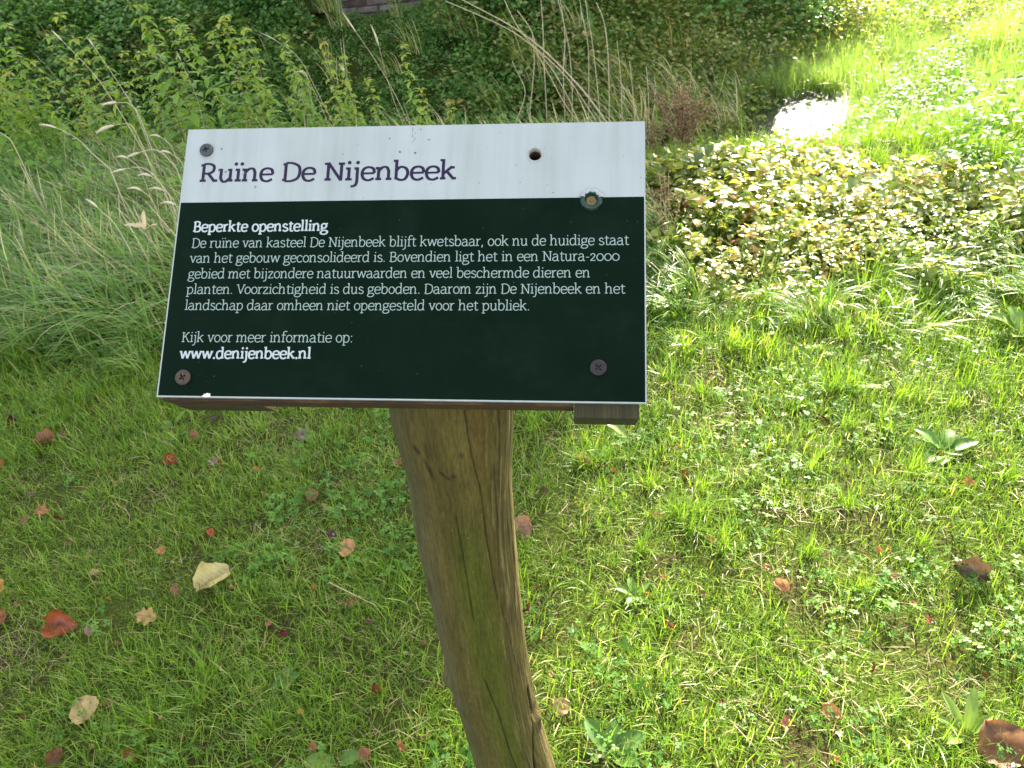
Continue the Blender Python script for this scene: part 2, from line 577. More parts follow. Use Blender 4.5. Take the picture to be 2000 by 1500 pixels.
# clover
def clover_mesh():
    V = []; Fq = []; Ft = []; T = []; b = 0
    for k in range(9):
        cx, cy = (rng.random(2) - .5) * .09; h = .012 + .02 * rng.random(); s = .0065 + .0045 * rng.random(); a0 = rng.random() * 6.28; tv = rng.random()
        tilt = (rng.random(2) - .5) * .9
        for j in range(3):
            a = a0 + j * 2.094; u = np.array([math.cos(a), math.sin(a), 0]); w = np.array([-u[1], u[0], 0])
            c = np.array([cx, cy, h])
            pts = [c, c + u * s * .45 + w * s * .42, c + u * s + w * s * .32, c + u * s * .92, c + u * s - w * s * .32, c + u * s * .45 - w * s * .42]
            for q in pts:
                d = q - c; V.append(q + np.array([0, 0, d[0] * tilt[0] + d[1] * tilt[1] + .1 * abs(d @ w)])); T.append(tv)
            Fq += [(b, b + 1, b + 2, b + 3), (b, b + 3, b + 4, b + 5)]; b += 6
        for q in ((cx, cy, h), (cx + .0012, cy, h), (cx * .8 + .0012, cy * .8, -.003), (cx * .8, cy * .8, -.003)): V.append(q); T.append(tv)
        Fq.append((b, b + 1, b + 2, b + 3)); b += 4
    return np_mesh('clover_sprig', V, Fq, {'tint': T}, mat=CLOVER)
cl = [clover_mesh() for _ in range(6)]
CC = variant_collection('clover_sprigs', cl)
x, y, z = region_pts(-3.2, 3.2, .2, 2.6, 230, lambda x, y: np.clip((fbm(x * 2.9 + 3, y * 2.9 + 7, seed=61) - .46) * 4.5 + .06, 0, .9))
scatter('clover', CC, 6, np.stack([x, y, z + .006], 1), rots(len(x), .35), .55 + .55 * rng.random(len(x)), 'small three-lobed clover leaves mixed through the lawn', 'clover')

# thatch: dead flat stalks and crumbs between the blades
th = gm('thatch_bit', [((22, .08, .015, .06, .0009, .002, (72, 92), (-8, 14)), dict(tint=(.0, .62), seg=2)) for _ in range(4)], STRAW)
TC = variant_collection('thatch_bits', th)
x, y, z = region_pts(-3.2, 3.2, .2, 2.7, 48, lambda x, y: np.clip(.9 - 1.3 * (fbm(x * 3.1, y * 3.1, seed=21) - .3), .1, 1))
scatter('thatch', TC, 4, np.stack([x, y, z + .012], 1), rots(len(x), .2), .7 + .6 * rng.random(len(x)), 'pale dead stalks lying flat among the lawn blades', 'dead grass')

# long meadow grass ------------------------------------------------
wind = (-1.1, .15)
md_src = gm('meadow_tuft', [((36, .10, .18, .42, .008, .014, (5, 38), (50, 110)), dict(tint=(.1, .95), seg=7, straw=.07, wind=wind)) for _ in range(5)], MEADOW)
ms_src = gm('straw_tuft', [((36, .10, .2, .5, .006, .011, (8, 40), (30, 105)), dict(tint=(.3, .95), seg=7, straw=.42, wind=wind)) for _ in range(4)], MEADOW)
MDC = variant_collection('meadow_tufts', md_src)
MSC = variant_collection('straw_tufts', ms_src)
def straw_w(x, y): return np.clip(sstep(2.7, 3.4, y) * sstep(-2.9, -1.5, x) * (1 - sstep(.4, 1.2, x)) + .5 * (fbm(x, y, seed=71) - .5), 0, 1)
def md_acc(x, y):
    return (y > edge_y(x) + .02) * (y < 5.6) * (x < .75) * np.clip(.35 + .9 * sstep(0, .5, y - edge_y(x)), 0, 1)
x, y, z = region_pts(-6.5, .8, 2.0, 5.6, 95, lambda x, y: md_acc(x, y) * (1 - .45 * straw_w(x, y)))
hs = .55 + .4 * sstep(0, .7, y - edge_y(x))
scatter('meadow_grass', MDC, 5, np.stack([x, y, z], 1), rots(len(x), .12, 0.0), hs * (.8 + .45 * rng.random(len(x))), 'long green grass bowed over in waves beside the lawn', 'grass')
x, y, z = region_pts(-6.5, .8, 2.4, 5.6, 75, lambda x, y: md_acc(x, y) * straw_w(x, y))
scatter('straw_grass', MSC, 4, np.stack([x, y, z], 1), rots(len(x), .12, 0.0), .55 + .45 * rng.random(len(x)), 'bleached straw-coloured grass leaning over behind the sign', 'grass')

# bramble and herb mass on the sunny bank ---------------------------
def dome(rx, h):
    def f(n):
        r = rx * np.sqrt(rng.random(n)); a = rng.random(n) * 6.283
        zz = h * (1 - (r / rx) ** 2 * .6) * (.35 + .65 * rng.random(n) ** .5)
        return np.stack([r * np.cos(a), r * np.sin(a), zz], 1)
    return f
def up_n(j):
    return lambda n, c: np.stack([(rng.random(n) - .5) * j, (rng.random(n) - .5) * j, np.ones(n)], 1)
def lc_mesh(name, mat, n, rx, h, size, j, tint=(0, 1), cup=.22, aspect=.66, stems=10):
    V, Fq, Ft, T = leaf_cloud(n, dome(rx, h), size, up_n(j), tint, aspect, cup)
    if stems:
        v2, f2, t2 = blades(stems, rx * .7, h * .8, h * 1.15, .002, .004, (5, 40), (0, 50), seg=3, tint=(0, .4))
        Fq = np.concatenate([Fq, f2 + len(V)]); V = np.concatenate([V, v2]); T = np.concatenate([T, t2])
    return np_mesh(name, V, Fq, {'tint': T}, mat=mat, Ft=Ft)
br = [lc_mesh('bramble_sprig', BRAMBLE, nl, .15, hh_, sz_, jj_, (.05, .92), aspect=as_) for nl, hh_, sz_, jj_, as_ in ((60, .15, (.018, .042), 1.1, .7), (46, .17, (.024, .06), 1.0, .66), (75, .13, (.014, .032), 1.4, .6), (40, .19, (.03, .062), .8, .72), (64, .16, (.016, .05), 1.3, .6), (50, .14, (.02, .05), 1.0, .75), (70, .17, (.012, .036), 1.2, .55))]
BRC = variant_collection('bramble_sprigs', br)
def br_acc(x, y):
    d, s = moat_dist(x, y)
    near_edge = sstep(-.02, .28, y - edge_y(x) - .12 * np.abs(np.sin(x * 3)))
    return (s < 0) * (d > .75) * (x > .15) * (y < 3.72 - .85 * np.maximum(0, x - 1.5) + .35 * (fbm(x * 2, y * 2, seed=131) - .5)) * near_edge
x, y, z = region_pts(.1, 4.6, 2.0, 5.8, 105, br_acc)
hh = .6 + .45 * sstep(0, .8, y - edge_y(x))
scatter('bramble_thicket', BRC, 7, np.stack([x, y, z], 1), rots(len(x), .25), hh * (.7 + .55 * rng.random(len(x))), 'low bramble thicket with yellowing leaves shining in the sun', 'brambles')
# leafy weeds between the long grass
wd = [lc_mesh('weed_sprig', NETTLE, 34, .13, .26, (.02, .055), 1.3, (.0, .6)) for _ in range(4)]
WDC = variant_collection('weed_sprigs', wd)
x, y, z = region_pts(-6.5, .8, 2.6, 5.4, 16, lambda x, y: (y > 3.7 - .25 * (x + 2)) * np.clip((fbm(x * 1.1 + 4, y * 1.1, seed=141) - .42) * 5 + .5 * sstep(3.6, 4.6, y), 0, 1))
scatter('meadow_weeds', WDC, 4, np.stack([x, y, z + .08], 1), rots(len(x), .3), .8 + .5 * rng.random(len(x)), 'leafy green weeds mixed through the long grass', 'weeds')

# longer grass woven through the brambles' edge
x, y, z = region_pts(.2, 4.2, 1.9, 3.6, 60, lambda x, y: (y > edge_y(x) - .15) * np.clip(1.1 - .75 * (y - edge_y(x)), .15, 1) * (fbm(x * 2, y * 2, seed=77) > .36))
scatter('border_grass', MDC, 5, np.stack([x, y, z], 1), rots(len(x), .3), .32 + .35 * rng.random(len(x)), 'loose green grass at the edge of the brambles', 'grass')

# bright field beyond the moat --------------------------------------
fd = gm('field_tuft', [((60, .14, .16, .38, .004, .008, (5, 40), (15, 80)), dict(tint=(.1, .9), seg=5, straw=.04, wind=(-.35, -.2))) for _ in range(5)], REED)
FC = variant_collection('field_tufts', fd)
def fd_acc(x, y):
    d, s = moat_dist(x, y)
    return np.maximum(1.0 * (s < 0) * (d > .42), (y > 7.85 + .4 * fbm(x * 3, y * 3, seed=8)) * (d < .9) * 1.6) * (x > 1.4) * np.clip((y - 3.75 + .85 * np.maximum(0, x - 1.5)) * 2.5, 0, 1) * np.where((x < 2.9) & (y < 7.4), 0.0, 1.0)
x, y, z = region_pts(1.4, 14, 2.2, 17, 60, lambda x, y: fd_acc(x, y) * (1 - .5 * sstep(8, 14, y)))
z = np.where(moat_dist(x, y)[0] < .8, np.maximum(z, -.88), z)
scatter('field_grass', FC, 5, np.stack([x, y, z], 1), rots(len(x), .15, 0.0), .7 + .5 * rng.random(len(x)), 'bright backlit grass field beyond the moat', 'grass')
hb = [lc_mesh('field_herb', CLOVER, 40, .17, .4, (.025, .05), 1.0, (.3, 1)) for _ in range(4)]
HC = variant_collection('field_herbs', hb)
x, y, z = region_pts(1.7, 9, 2.2, 10, 40, lambda x, y: (moat_dist(x, y)[1] < 0) * (moat_dist(x, y)[0] > .7) * (y > 3.55 - .85 * np.maximum(0, x - 1.5)) * np.clip((fbm(x * .8, y * .8, seed=91) - .46) * 5 + .8 * sstep(2.2, 2.7, x) * (1 - sstep(3.6, 4.4, y)), 0, .9))
scatter('field_herbs', HC, 4, np.stack([x, y, z], 1), rots(len(x), .2), .7 + .5 * rng.random(len(x)), 'pale green leafy herbs between the brambles and the field', 'herbs')

# low tufts on the slope between the brambles and the water
x, y, z = region_pts(.5, 3.6, 3.5, 6.6, 110, lambda x, y: (moat_dist(x, y)[1] < 0) * (moat_dist(x, y)[0] > .5) * (y > 3.55 - .85 * np.maximum(0, x - 1.5)))
scatter('slope_grass', BC, len(big_src), np.stack([x, y, z], 1), rots(len(x), .3), .9 + .7 * rng.random(len(x)), 'short bright grass on the slope between brambles and water', 'grass')

# tower bank ---------------------------------------------------------
bk = [lc_mesh('bank_sprig', BANK, 80, .28, .34, (.03, .06), 1.3, (0, 1), stems=8) for _ in range(6)]
BKC = variant_collection('bank_sprigs', bk)
bd = [lc_mesh('dry_bank_sprig', BANKD, 60, .24, .36, (.025, .055), 1.5, (0, 1), stems=26) for _ in range(5)]
BDC = variant_collection('dry_bank_sprigs', bd)
def dryw(x, y): return np.clip(sstep(-.2, 1.2, x - .12 * (y - 6)) + .9 * (fbm(x * .9, y * .9, seed=101) - .55), 0, 1)
def isl(x, y):
    d, s = moat_dist(x, y)
    return (s > 0) * (d > .38) * 1.0
x, y, z = region_pts(-16, 5.5, 5.8, 17, 52, lambda x, y: isl(x, y) * (1 - dryw(x, y)) * (1 - .6 * sstep(10, 14, y)))
bump = 1 + .8 * fbm(x * .7, y * .7, seed=111)
gap = (x > -1.95) & (x < -.25) & (y > 7.6)
kp = ~(gap & (y > 10.1)); x, y, z, bump, gap = x[kp], y[kp], z[kp], bump[kp], gap[kp]
bump = bump * np.where(gap, np.where(y > 9.3, .42, .66), 1) * (1 + .25 * ((x > -.25) | (x < -1.95)) * sstep(8.2, 9.4, y))
z = z + .5 * rng.random(len(x)) * ((x > -.25) | (x < -1.95)) * (x < 5.2) * sstep(8.2, 9.4, y)
scatter('bank_undergrowth', BKC, 6, np.stack([x, y, z], 1), rots(len(x), .3), .75 * bump * (.8 + .4 * rng.random(len(x))), 'dark green leafy undergrowth covering the shaded tower bank', 'undergrowth')
x, y, z = region_pts(-8, 7.5, 5.8, 15, 75, lambda x, y: np.maximum(isl(x, y) * dryw(x, y), (y > 9.2 + .5 * fbm(x * 3, y * 3, seed=7)) * (moat_dist(x, y)[0] < .8) * (x > 2)))
z = z + .4 * rng.random(len(x)) * sstep(8.0, 9.4, y) * ((x < 5.2) & (moat_dist(x, y)[0] > .45))
scatter('dry_undergrowth', BDC, 5, np.stack([x, y, z], 1), rots(len(x), .3), (1 + .2 * sstep(8.0, 9.4, y)) * (.7 + .6 * rng.random(len(x))), 'olive brown undergrowth on the bank beside the water', 'undergrowth')
# rough grass and straw standing out of the undergrowth
x, y, z = region_pts(-7, 6, 6.2, 11, 9, lambda x, y: isl(x, y) * np.clip(.25 + dryw(x, y) * 1.2, 0, 1))
scatter('bank_grass', MSC, 4, np.stack([x, y, z + .18], 1), rots(len(x), .3, 0.0), .7 + .8 * rng.random(len(x)), 'rough dry grass standing out of the bank undergrowth', 'grass')
# grassy margin on the near slope to the water
x, y, z = region_pts(-9, 3.6, 4.8, 8.8, 32, lambda x, y: (moat_dist(x, y)[1] < 0) * (moat_dist(x, y)[0] > .5) * (moat_dist(x, y)[0] < 1.9) * (x < 2.2))
scatter('slope_herbs', BKC, 6, np.stack([x, y, z], 1), rots(len(x), .3), .7 + .3 * rng.random(len(x)), 'green herbs on the slope down to the hidden moat', 'herbs')


# ------------------------------------------------------------------ tower ruin
def brick_mat():
    m, nt, p, out = mat_new('old_brick')
    oi = N(nt, 'ShaderNodeNewGeometry')
    a = N(nt, 'ShaderNodeAttribute', attribute_name='tint')
    n1 = N(nt, 'ShaderNodeTexNoise'); n1.inputs['Scale'].default_value = 14; n1.inputs['Detail'].default_value = 6
    nt.links.new(oi.outputs['Position'], n1.inputs['Vector'])
    r = ramp(nt, [(0, C(.10, .065, .05)), (.35, C(.15, .115, .095)), (.65, C(.20, .17, .145)), (1, C(.27, .25, .22))], a.outputs['Fac'])
    r2 = ramp(nt, [(.3, C(.6, .6, .6)), (.7, C(1.3, 1.3, 1.3))], n1.outputs['Fac'])
    nt.links.new(mix_rgb(nt, 1.0, r.outputs[0], r2.outputs[0], 'MULTIPLY'), p.inputs['Base Color'])
    p.inputs['Roughness'].default_value = .9
    return m
BRICK = brick_mat()
m_, nt_, p_, _o = mat_new('lime_mortar')
n_ = N(nt_, 'ShaderNodeTexNoise'); n_.inputs['Scale'].default_value = 6; n_.inputs['Detail'].default_value = 7
nt_.links.new(ramp(nt_, [(.3, C(.08, .075, .055)), (.7, C(.17, .155, .12))], n_.outputs['Fac']).outputs[0], p_.inputs['Base Color'])
p_.inputs['Roughness'].default_value = .95
MORTAR = m_

TA = Vector((-1.75, 10.3, -1.5)); TB = Vector((4.42, 10.6, -1.5))
tx = (TB - TA).normalized(); ty = Vector((-tx.y, tx.x, 0)); TW = (TB - TA).length
TM = Matrix.Translation(TA) @ Matrix((tx, ty, Vector((0, 0, 1)))).transposed().to_4x4()
tower = empty('tower_ruin', TA)
tag(tower, 'old brick tower ruin whose mottled wall foot shows above the shaded bank', 'tower')
mb = MB()
mb.box(TM, 0, TW, 0, .9, 0, 14.5); mb.box(TM, 0, .9, .903, 7, 0, 14.2); mb.box(TM, TW - .9, TW, .903, 7, 0, 13.4); mb.box(TM, .903, TW - .903, 6.1, 7, 0, 13.8)
for k in range(9):   # broken top
    x0 = k * TW / 9
    mb.box(TM, x0 + .004, x0 + TW / 9 * .9, .02, .88, 14.503, 14.6 + 1.4 * random.random())
mb.build('wall', MORTAR, tower)
# the bricks of the wall foot, one by one where they show
bmeshes = []
for k in range(6):
    b_ = MB(); j = lambda: (random.random() - .5) * .008
    w_, h_, d_ = .125, .031, .03
    P = [(-w_ + j(), -d_ + j(), -h_ + j()), (w_ + j(), -d_ + j(), -h_ + j()), (w_ + j(), .02, -h_), (-w_ + j(), .02, -h_), (-w_ + j(), -d_ + j(), h_ + j()), (w_ + j(), -d_ + j(), h_ + j()), (w_, .02, h_), (-w_, .02, h_)]
    b_.add(P, [(0, 3, 2, 1), (4, 5, 6, 7), (0, 1, 5, 4), (1, 2, 6, 5), (2, 3, 7, 6), (3, 0, 4, 7)], tint=k / 5)
    bmeshes.append(b_.mesh('brick', BRICK))
cnt = 0; rest = MB()
for row in range(40):
    for c in range(int(TW / .27)):
        lx = .14 + c * .27 + (.13 if row % 2 else 0) ; lz = .9 + row * .078
        if lx > TW - .14: continue
        me = random.choice(bmeshes)
        off = random.uniform(-.006, .006)
        if 4 <= row < 24 and c < 13 and cnt < 270:
            o = bpy.data.objects.new('brick', me)
            o.matrix_basis = TM @ Matrix.Translation((lx, off, lz))
            link(o, tower); cnt += 1
        else:
            Mx = TM @ Matrix.Translation((lx, off, lz))
            rest.add([Mx @ v.co for v in me.vertices], [tuple(p.vertices) for p in me.polygons], tint=random.random())
tag(rest.build('brick_courses', BRICK, tower), kind='stuff')


# ------------------------------------------------------------------ information sign
def c2w(v): return CAMLOC + _R * v[0] + _U * v[1] + _F * (-v[2])
SX = (_R * .996 + _U * -.012 - _F * .086).normalized()
SY = (_R * .025 + _U * .982 + _F * .187); SY = (SY - SX * SY.dot(SX)).normalized()
SN = SX.cross(SY)
SO = c2w((-.3082, -.0111, -.6412))
SM = Matrix.Translation(SO) @ Matrix((SX, SY, SN)).transposed().to_4x4()
SMI = SM.inverted()
def s_uv(px, py):
    d = ray(px, py); t = (SO - CAMLOC).dot(SN) / d.dot(SN)
    q = SMI @ (CAMLOC + d * t)
    return q.x, q.y
SW = (s_uv(1264, 789)[0] + s_uv(1259, 237)[0]) / 2
SH = (s_uv(367, 253)[1] + s_uv(1259, 237)[1]) / 2

sign = empty('information_sign', (-.03, .57, 0))
tag(sign, 'white and dark green information panel on a leaning bare wooden post', 'sign')


def boolean_cut(o, cutters):
    for c in cutters:
        md = o.modifiers.new('cut', 'BOOLEAN'); md.operation = 'DIFFERENCE'; md.solver = 'EXACT'; md.object = c
    bpy.context.view_layer.update()
    dg = bpy.context.evaluated_depsgraph_get()
    me = bpy.data.meshes.new_from_object(o.evaluated_get(dg))
    o.modifiers.clear(); old = o.data; o.data = me
    me.name = old.name
    for c in cutters: bpy.data.objects.remove(c)


def cyl(M, x, y, r, z0, z1, n=28, r2=None):
    b = MB(); V = []
    for zz, rr in ((z0, r), (z1, r2 or r)):
        for k in range(n):
            a = 2 * math.pi * k / n
            V.append(M @ Vector((x + rr * math.cos(a), y + rr * math.sin(a), zz)))
    F = [tuple(range(n - 1, -1, -1)), tuple(range(n, 2 * n))] + [(k, (k + 1) % n, n + (k + 1) % n, n + k) for k in range(n)]
    b.add(V, F)
    return b.build('cutter')


bl, br_ = s_uv(350, 396), s_uv(1259, 384)
GY0 = bl[1]; GSL = (br_[1] - bl[1]) / (br_[0] - bl[0])


def panel_material():
    m, nt, p, out = mat_new('printed_panel')
    tc = N(nt, 'ShaderNodeTexCoord'); sp = N(nt, 'ShaderNodeSeparateXYZ')
    nt.links.new(tc.outputs['Object'], sp.inputs[0])
    X_, Y_, Z_ = sp.outputs
    lim = math_n(nt, 'MULTIPLY_ADD', X_, GSL, GY0 - GSL * bl[0])
    g = math_n(nt, 'LESS_THAN', Y_, lim)
    for s_, th, op in ((X_, .0011, 'GREATER_THAN'), (X_, SW - .0011, 'LESS_THAN'), (Y_, .0012, 'GREATER_THAN'), (Z_, -.0003, 'GREATER_THAN')):
        g = math_n(nt, 'MULTIPLY', g, math_n(nt, op, s_, th))
    n1 = N(nt, 'ShaderNodeTexNoise'); n1.inputs['Scale'].default_value = 16; n1.inputs['Detail'].default_value = 8
    n2 = N(nt, 'ShaderNodeTexNoise'); n2.inputs['Scale'].default_value = 330; n2.inputs['Detail'].default_value = 2
    for n in (n1, n2): nt.links.new(tc.outputs['Object'], n.inputs['Vector'])
    white = ramp(nt, [(.3, C(.365, .39, .375)), (.7, C(.405, .43, .415))], n1.outputs['Fac'])
    green = ramp(nt, [(.3, C(.0008, .0072, .0028)), (.65, C(.0016, .0095, .004)), (.8, C(.003, .0125, .006))], n1.outputs['Fac'])
    spk = ramp(nt, [(.0, C(1, 1, 1)), (.735, C(1, 1, 1)), (.765, C(.35, .35, .33))], n2.outputs['Fac'])
    w2 = mix_rgb(nt, 1.0, white.outputs[0], spk.outputs[0], 'MULTIPLY')
    spg = ramp(nt, [(.0, C(0, 0, 0)), (.745, C(0, 0, 0)), (.78, C(.09, .11, .10))], n2.outputs['Fac'])
    g2 = mix_rgb(nt, 1.0, green.outputs[0], spg.outputs[0], 'ADD')
    mp = N(nt, 'ShaderNodeMapping'); mp.inputs['Scale'].default_value = (90, 7, 1)
    nt.links.new(tc.outputs['Object'], mp.inputs[0])
    n3 = N(nt, 'ShaderNodeTexNoise'); n3.inputs['Scale'].default_value = 1; n3.inputs['Detail'].default_value = 5
    nt.links.new(mp.outputs[0], n3.inputs['Vector'])
    st = ramp(nt, [(.42, C(1, 1, 1)), (.75, C(.86, .88, .84))], n3.outputs['Fac'])
    n4 = N(nt, 'ShaderNodeTexNoise'); n4.inputs['Scale'].default_value = 11; n4.inputs['Detail'].default_value = 9; n4.inputs['Roughness'].default_value = .75
    nt.links.new(tc.outputs['Object'], n4.inputs['Vector'])
    du = ramp(nt, [(.5, C(0, 0, 0)), (.72, C(.0035, .0055, .004))], n4.outputs['Fac'])
    w2 = mix_rgb(nt, 1.0, w2, st.outputs[0], 'MULTIPLY')
    g2 = mix_rgb(nt, 1.0, g2, du.outputs[0], 'ADD')
    nt.links.new(mix_rgb(nt, g, w2, g2), p.inputs['Base Color'])
    rr = ramp(nt, [(.3, C(.34, .34, .34)), (.7, C(.5, .5, .5))], n1.outputs['Fac'])
    nt.links.new(rr.outputs[0], p.inputs['Roughness'])
    p.inputs['Specular IOR Level'].default_value = .06
    return m
PANEL = panel_material()

T_ = .004
pb = MB(); pb.box(Matrix.Identity(4), 0, SW, 0, SH, -T_, 0)
pm = pb.mesh('panel', PANEL)
panel = bpy.data.objects.new('panel', pm)
panel.matrix_basis = SM
link(panel, sign)
hx, hy = s_uv(1045, 302); dx_, dy_ = s_uv(1155, 391)
boolean_cut(panel, [cyl(SM, hx, hy, .0058, -.02, .01), cyl(SM, dx_, dy_, .0052, -.02, .01, 13, .0062)])
bpy.context.view_layer.update()


def simple_mat(name, col, rough=.6, metal=0.0, noise=0.0, scale=40, spec=.5):
    m, nt, p, out = mat_new(name)
    p.inputs['Roughness'].default_value = rough
    p.inputs['Metallic'].default_value = metal
    p.inputs['Specular IOR Level'].default_value = spec
    if noise:
        tc = N(nt, 'ShaderNodeTexCoord')
        n1 = N(nt, 'ShaderNodeTexNoise'); n1.inputs['Scale'].default_value = scale; n1.inputs['Detail'].default_value = 6
        nt.links.new(tc.outputs['Object'], n1.inputs['Vector'])
        a = tuple(v * (1 - noise) for v in col[:3]) + (1,); b = tuple(v * (1 + noise) for v in col[:3]) + (1,)
        nt.links.new(ramp(nt, [(.3, a), (.7, b)], n1.outputs['Fac']).outputs[0], p.inputs['Base Color'])
        bp = N(nt, 'ShaderNodeBump'); bp.inputs['Strength'].default_value = .3; bp.inputs['Distance'].default_value = .001
        nt.links.new(n1.outputs['Fac'], bp.inputs['Height']); nt.links.new(bp.outputs[0], p.inputs['Normal'])
    else:
        p.inputs['Base Color'].default_value = col
    return m
INK = simple_mat('purple_ink', C(.014, .005, .032), .5, spec=.3)
WINK = simple_mat('pale_ink', C(.30, .38, .33), .45, spec=.3)
BINK = simple_mat('bright_ink', C(.42, .47, .45), .45, spec=.3)
CREAM = simple_mat('bare_plastic', C(.34, .34, .31), .5, noise=.15, scale=300)
OCHRE = simple_mat('ochre_plug', C(.16, .11, .045), .8, noise=.5, scale=400)
TEAL = simple_mat('bruised_print', C(.006, .035, .024), .3, noise=.6, scale=250)
ZINC = simple_mat('zinc_screw', C(.07, .075, .075), .42, .5, .35, 500)
BRONZE = simple_mat('tarnished_screw', C(.06, .042, .024), .5, .3, .4, 500)
DBRONZE = simple_mat('dark_screw', C(.026, .018, .018), .5, .3, .4, 500)

# --- lettering: a slab serif drawn with strokes; x-height 1
def cr(pts, n=6):
    P = [pts[0]] + list(pts) + [pts[-1]]; out = []
    for i in range(1, len(P) - 2):
        p0, p1, p2, p3 = (np.array(q, float) for q in P[i - 1:i + 3])
        for k in range(n):
            t = k / n
            out.append(.5 * ((2 * p1) + (-p0 + p2) * t + (2 * p0 - 5 * p1 + 4 * p2 - p3) * t * t + (-p0 + 3 * p1 - 3 * p2 + p3) * t ** 3))
    out.append(np.array(P[-2], float))
    return out
def ell(cx, cy, rx, ry, n=24): return [np.array((cx + rx * math.sin(2 * math.pi * k / n), cy + ry * math.cos(2 * math.pi * k / n))) for k in range(n + 1)]
def Ls(*p): return ('L', [np.array(q, float) for q in p])
def Cs(*p): return ('C', cr(p))
def Es(*a): return ('C', ell(*a))
def Sf(x, y, l=.2, r=.2): return ('S', [np.array((x - l, y)), np.array((x + r, y))])
def Dt(x, y): return ('D', [np.array((x, y))])
ASC, CAP = 1.55, 1.38
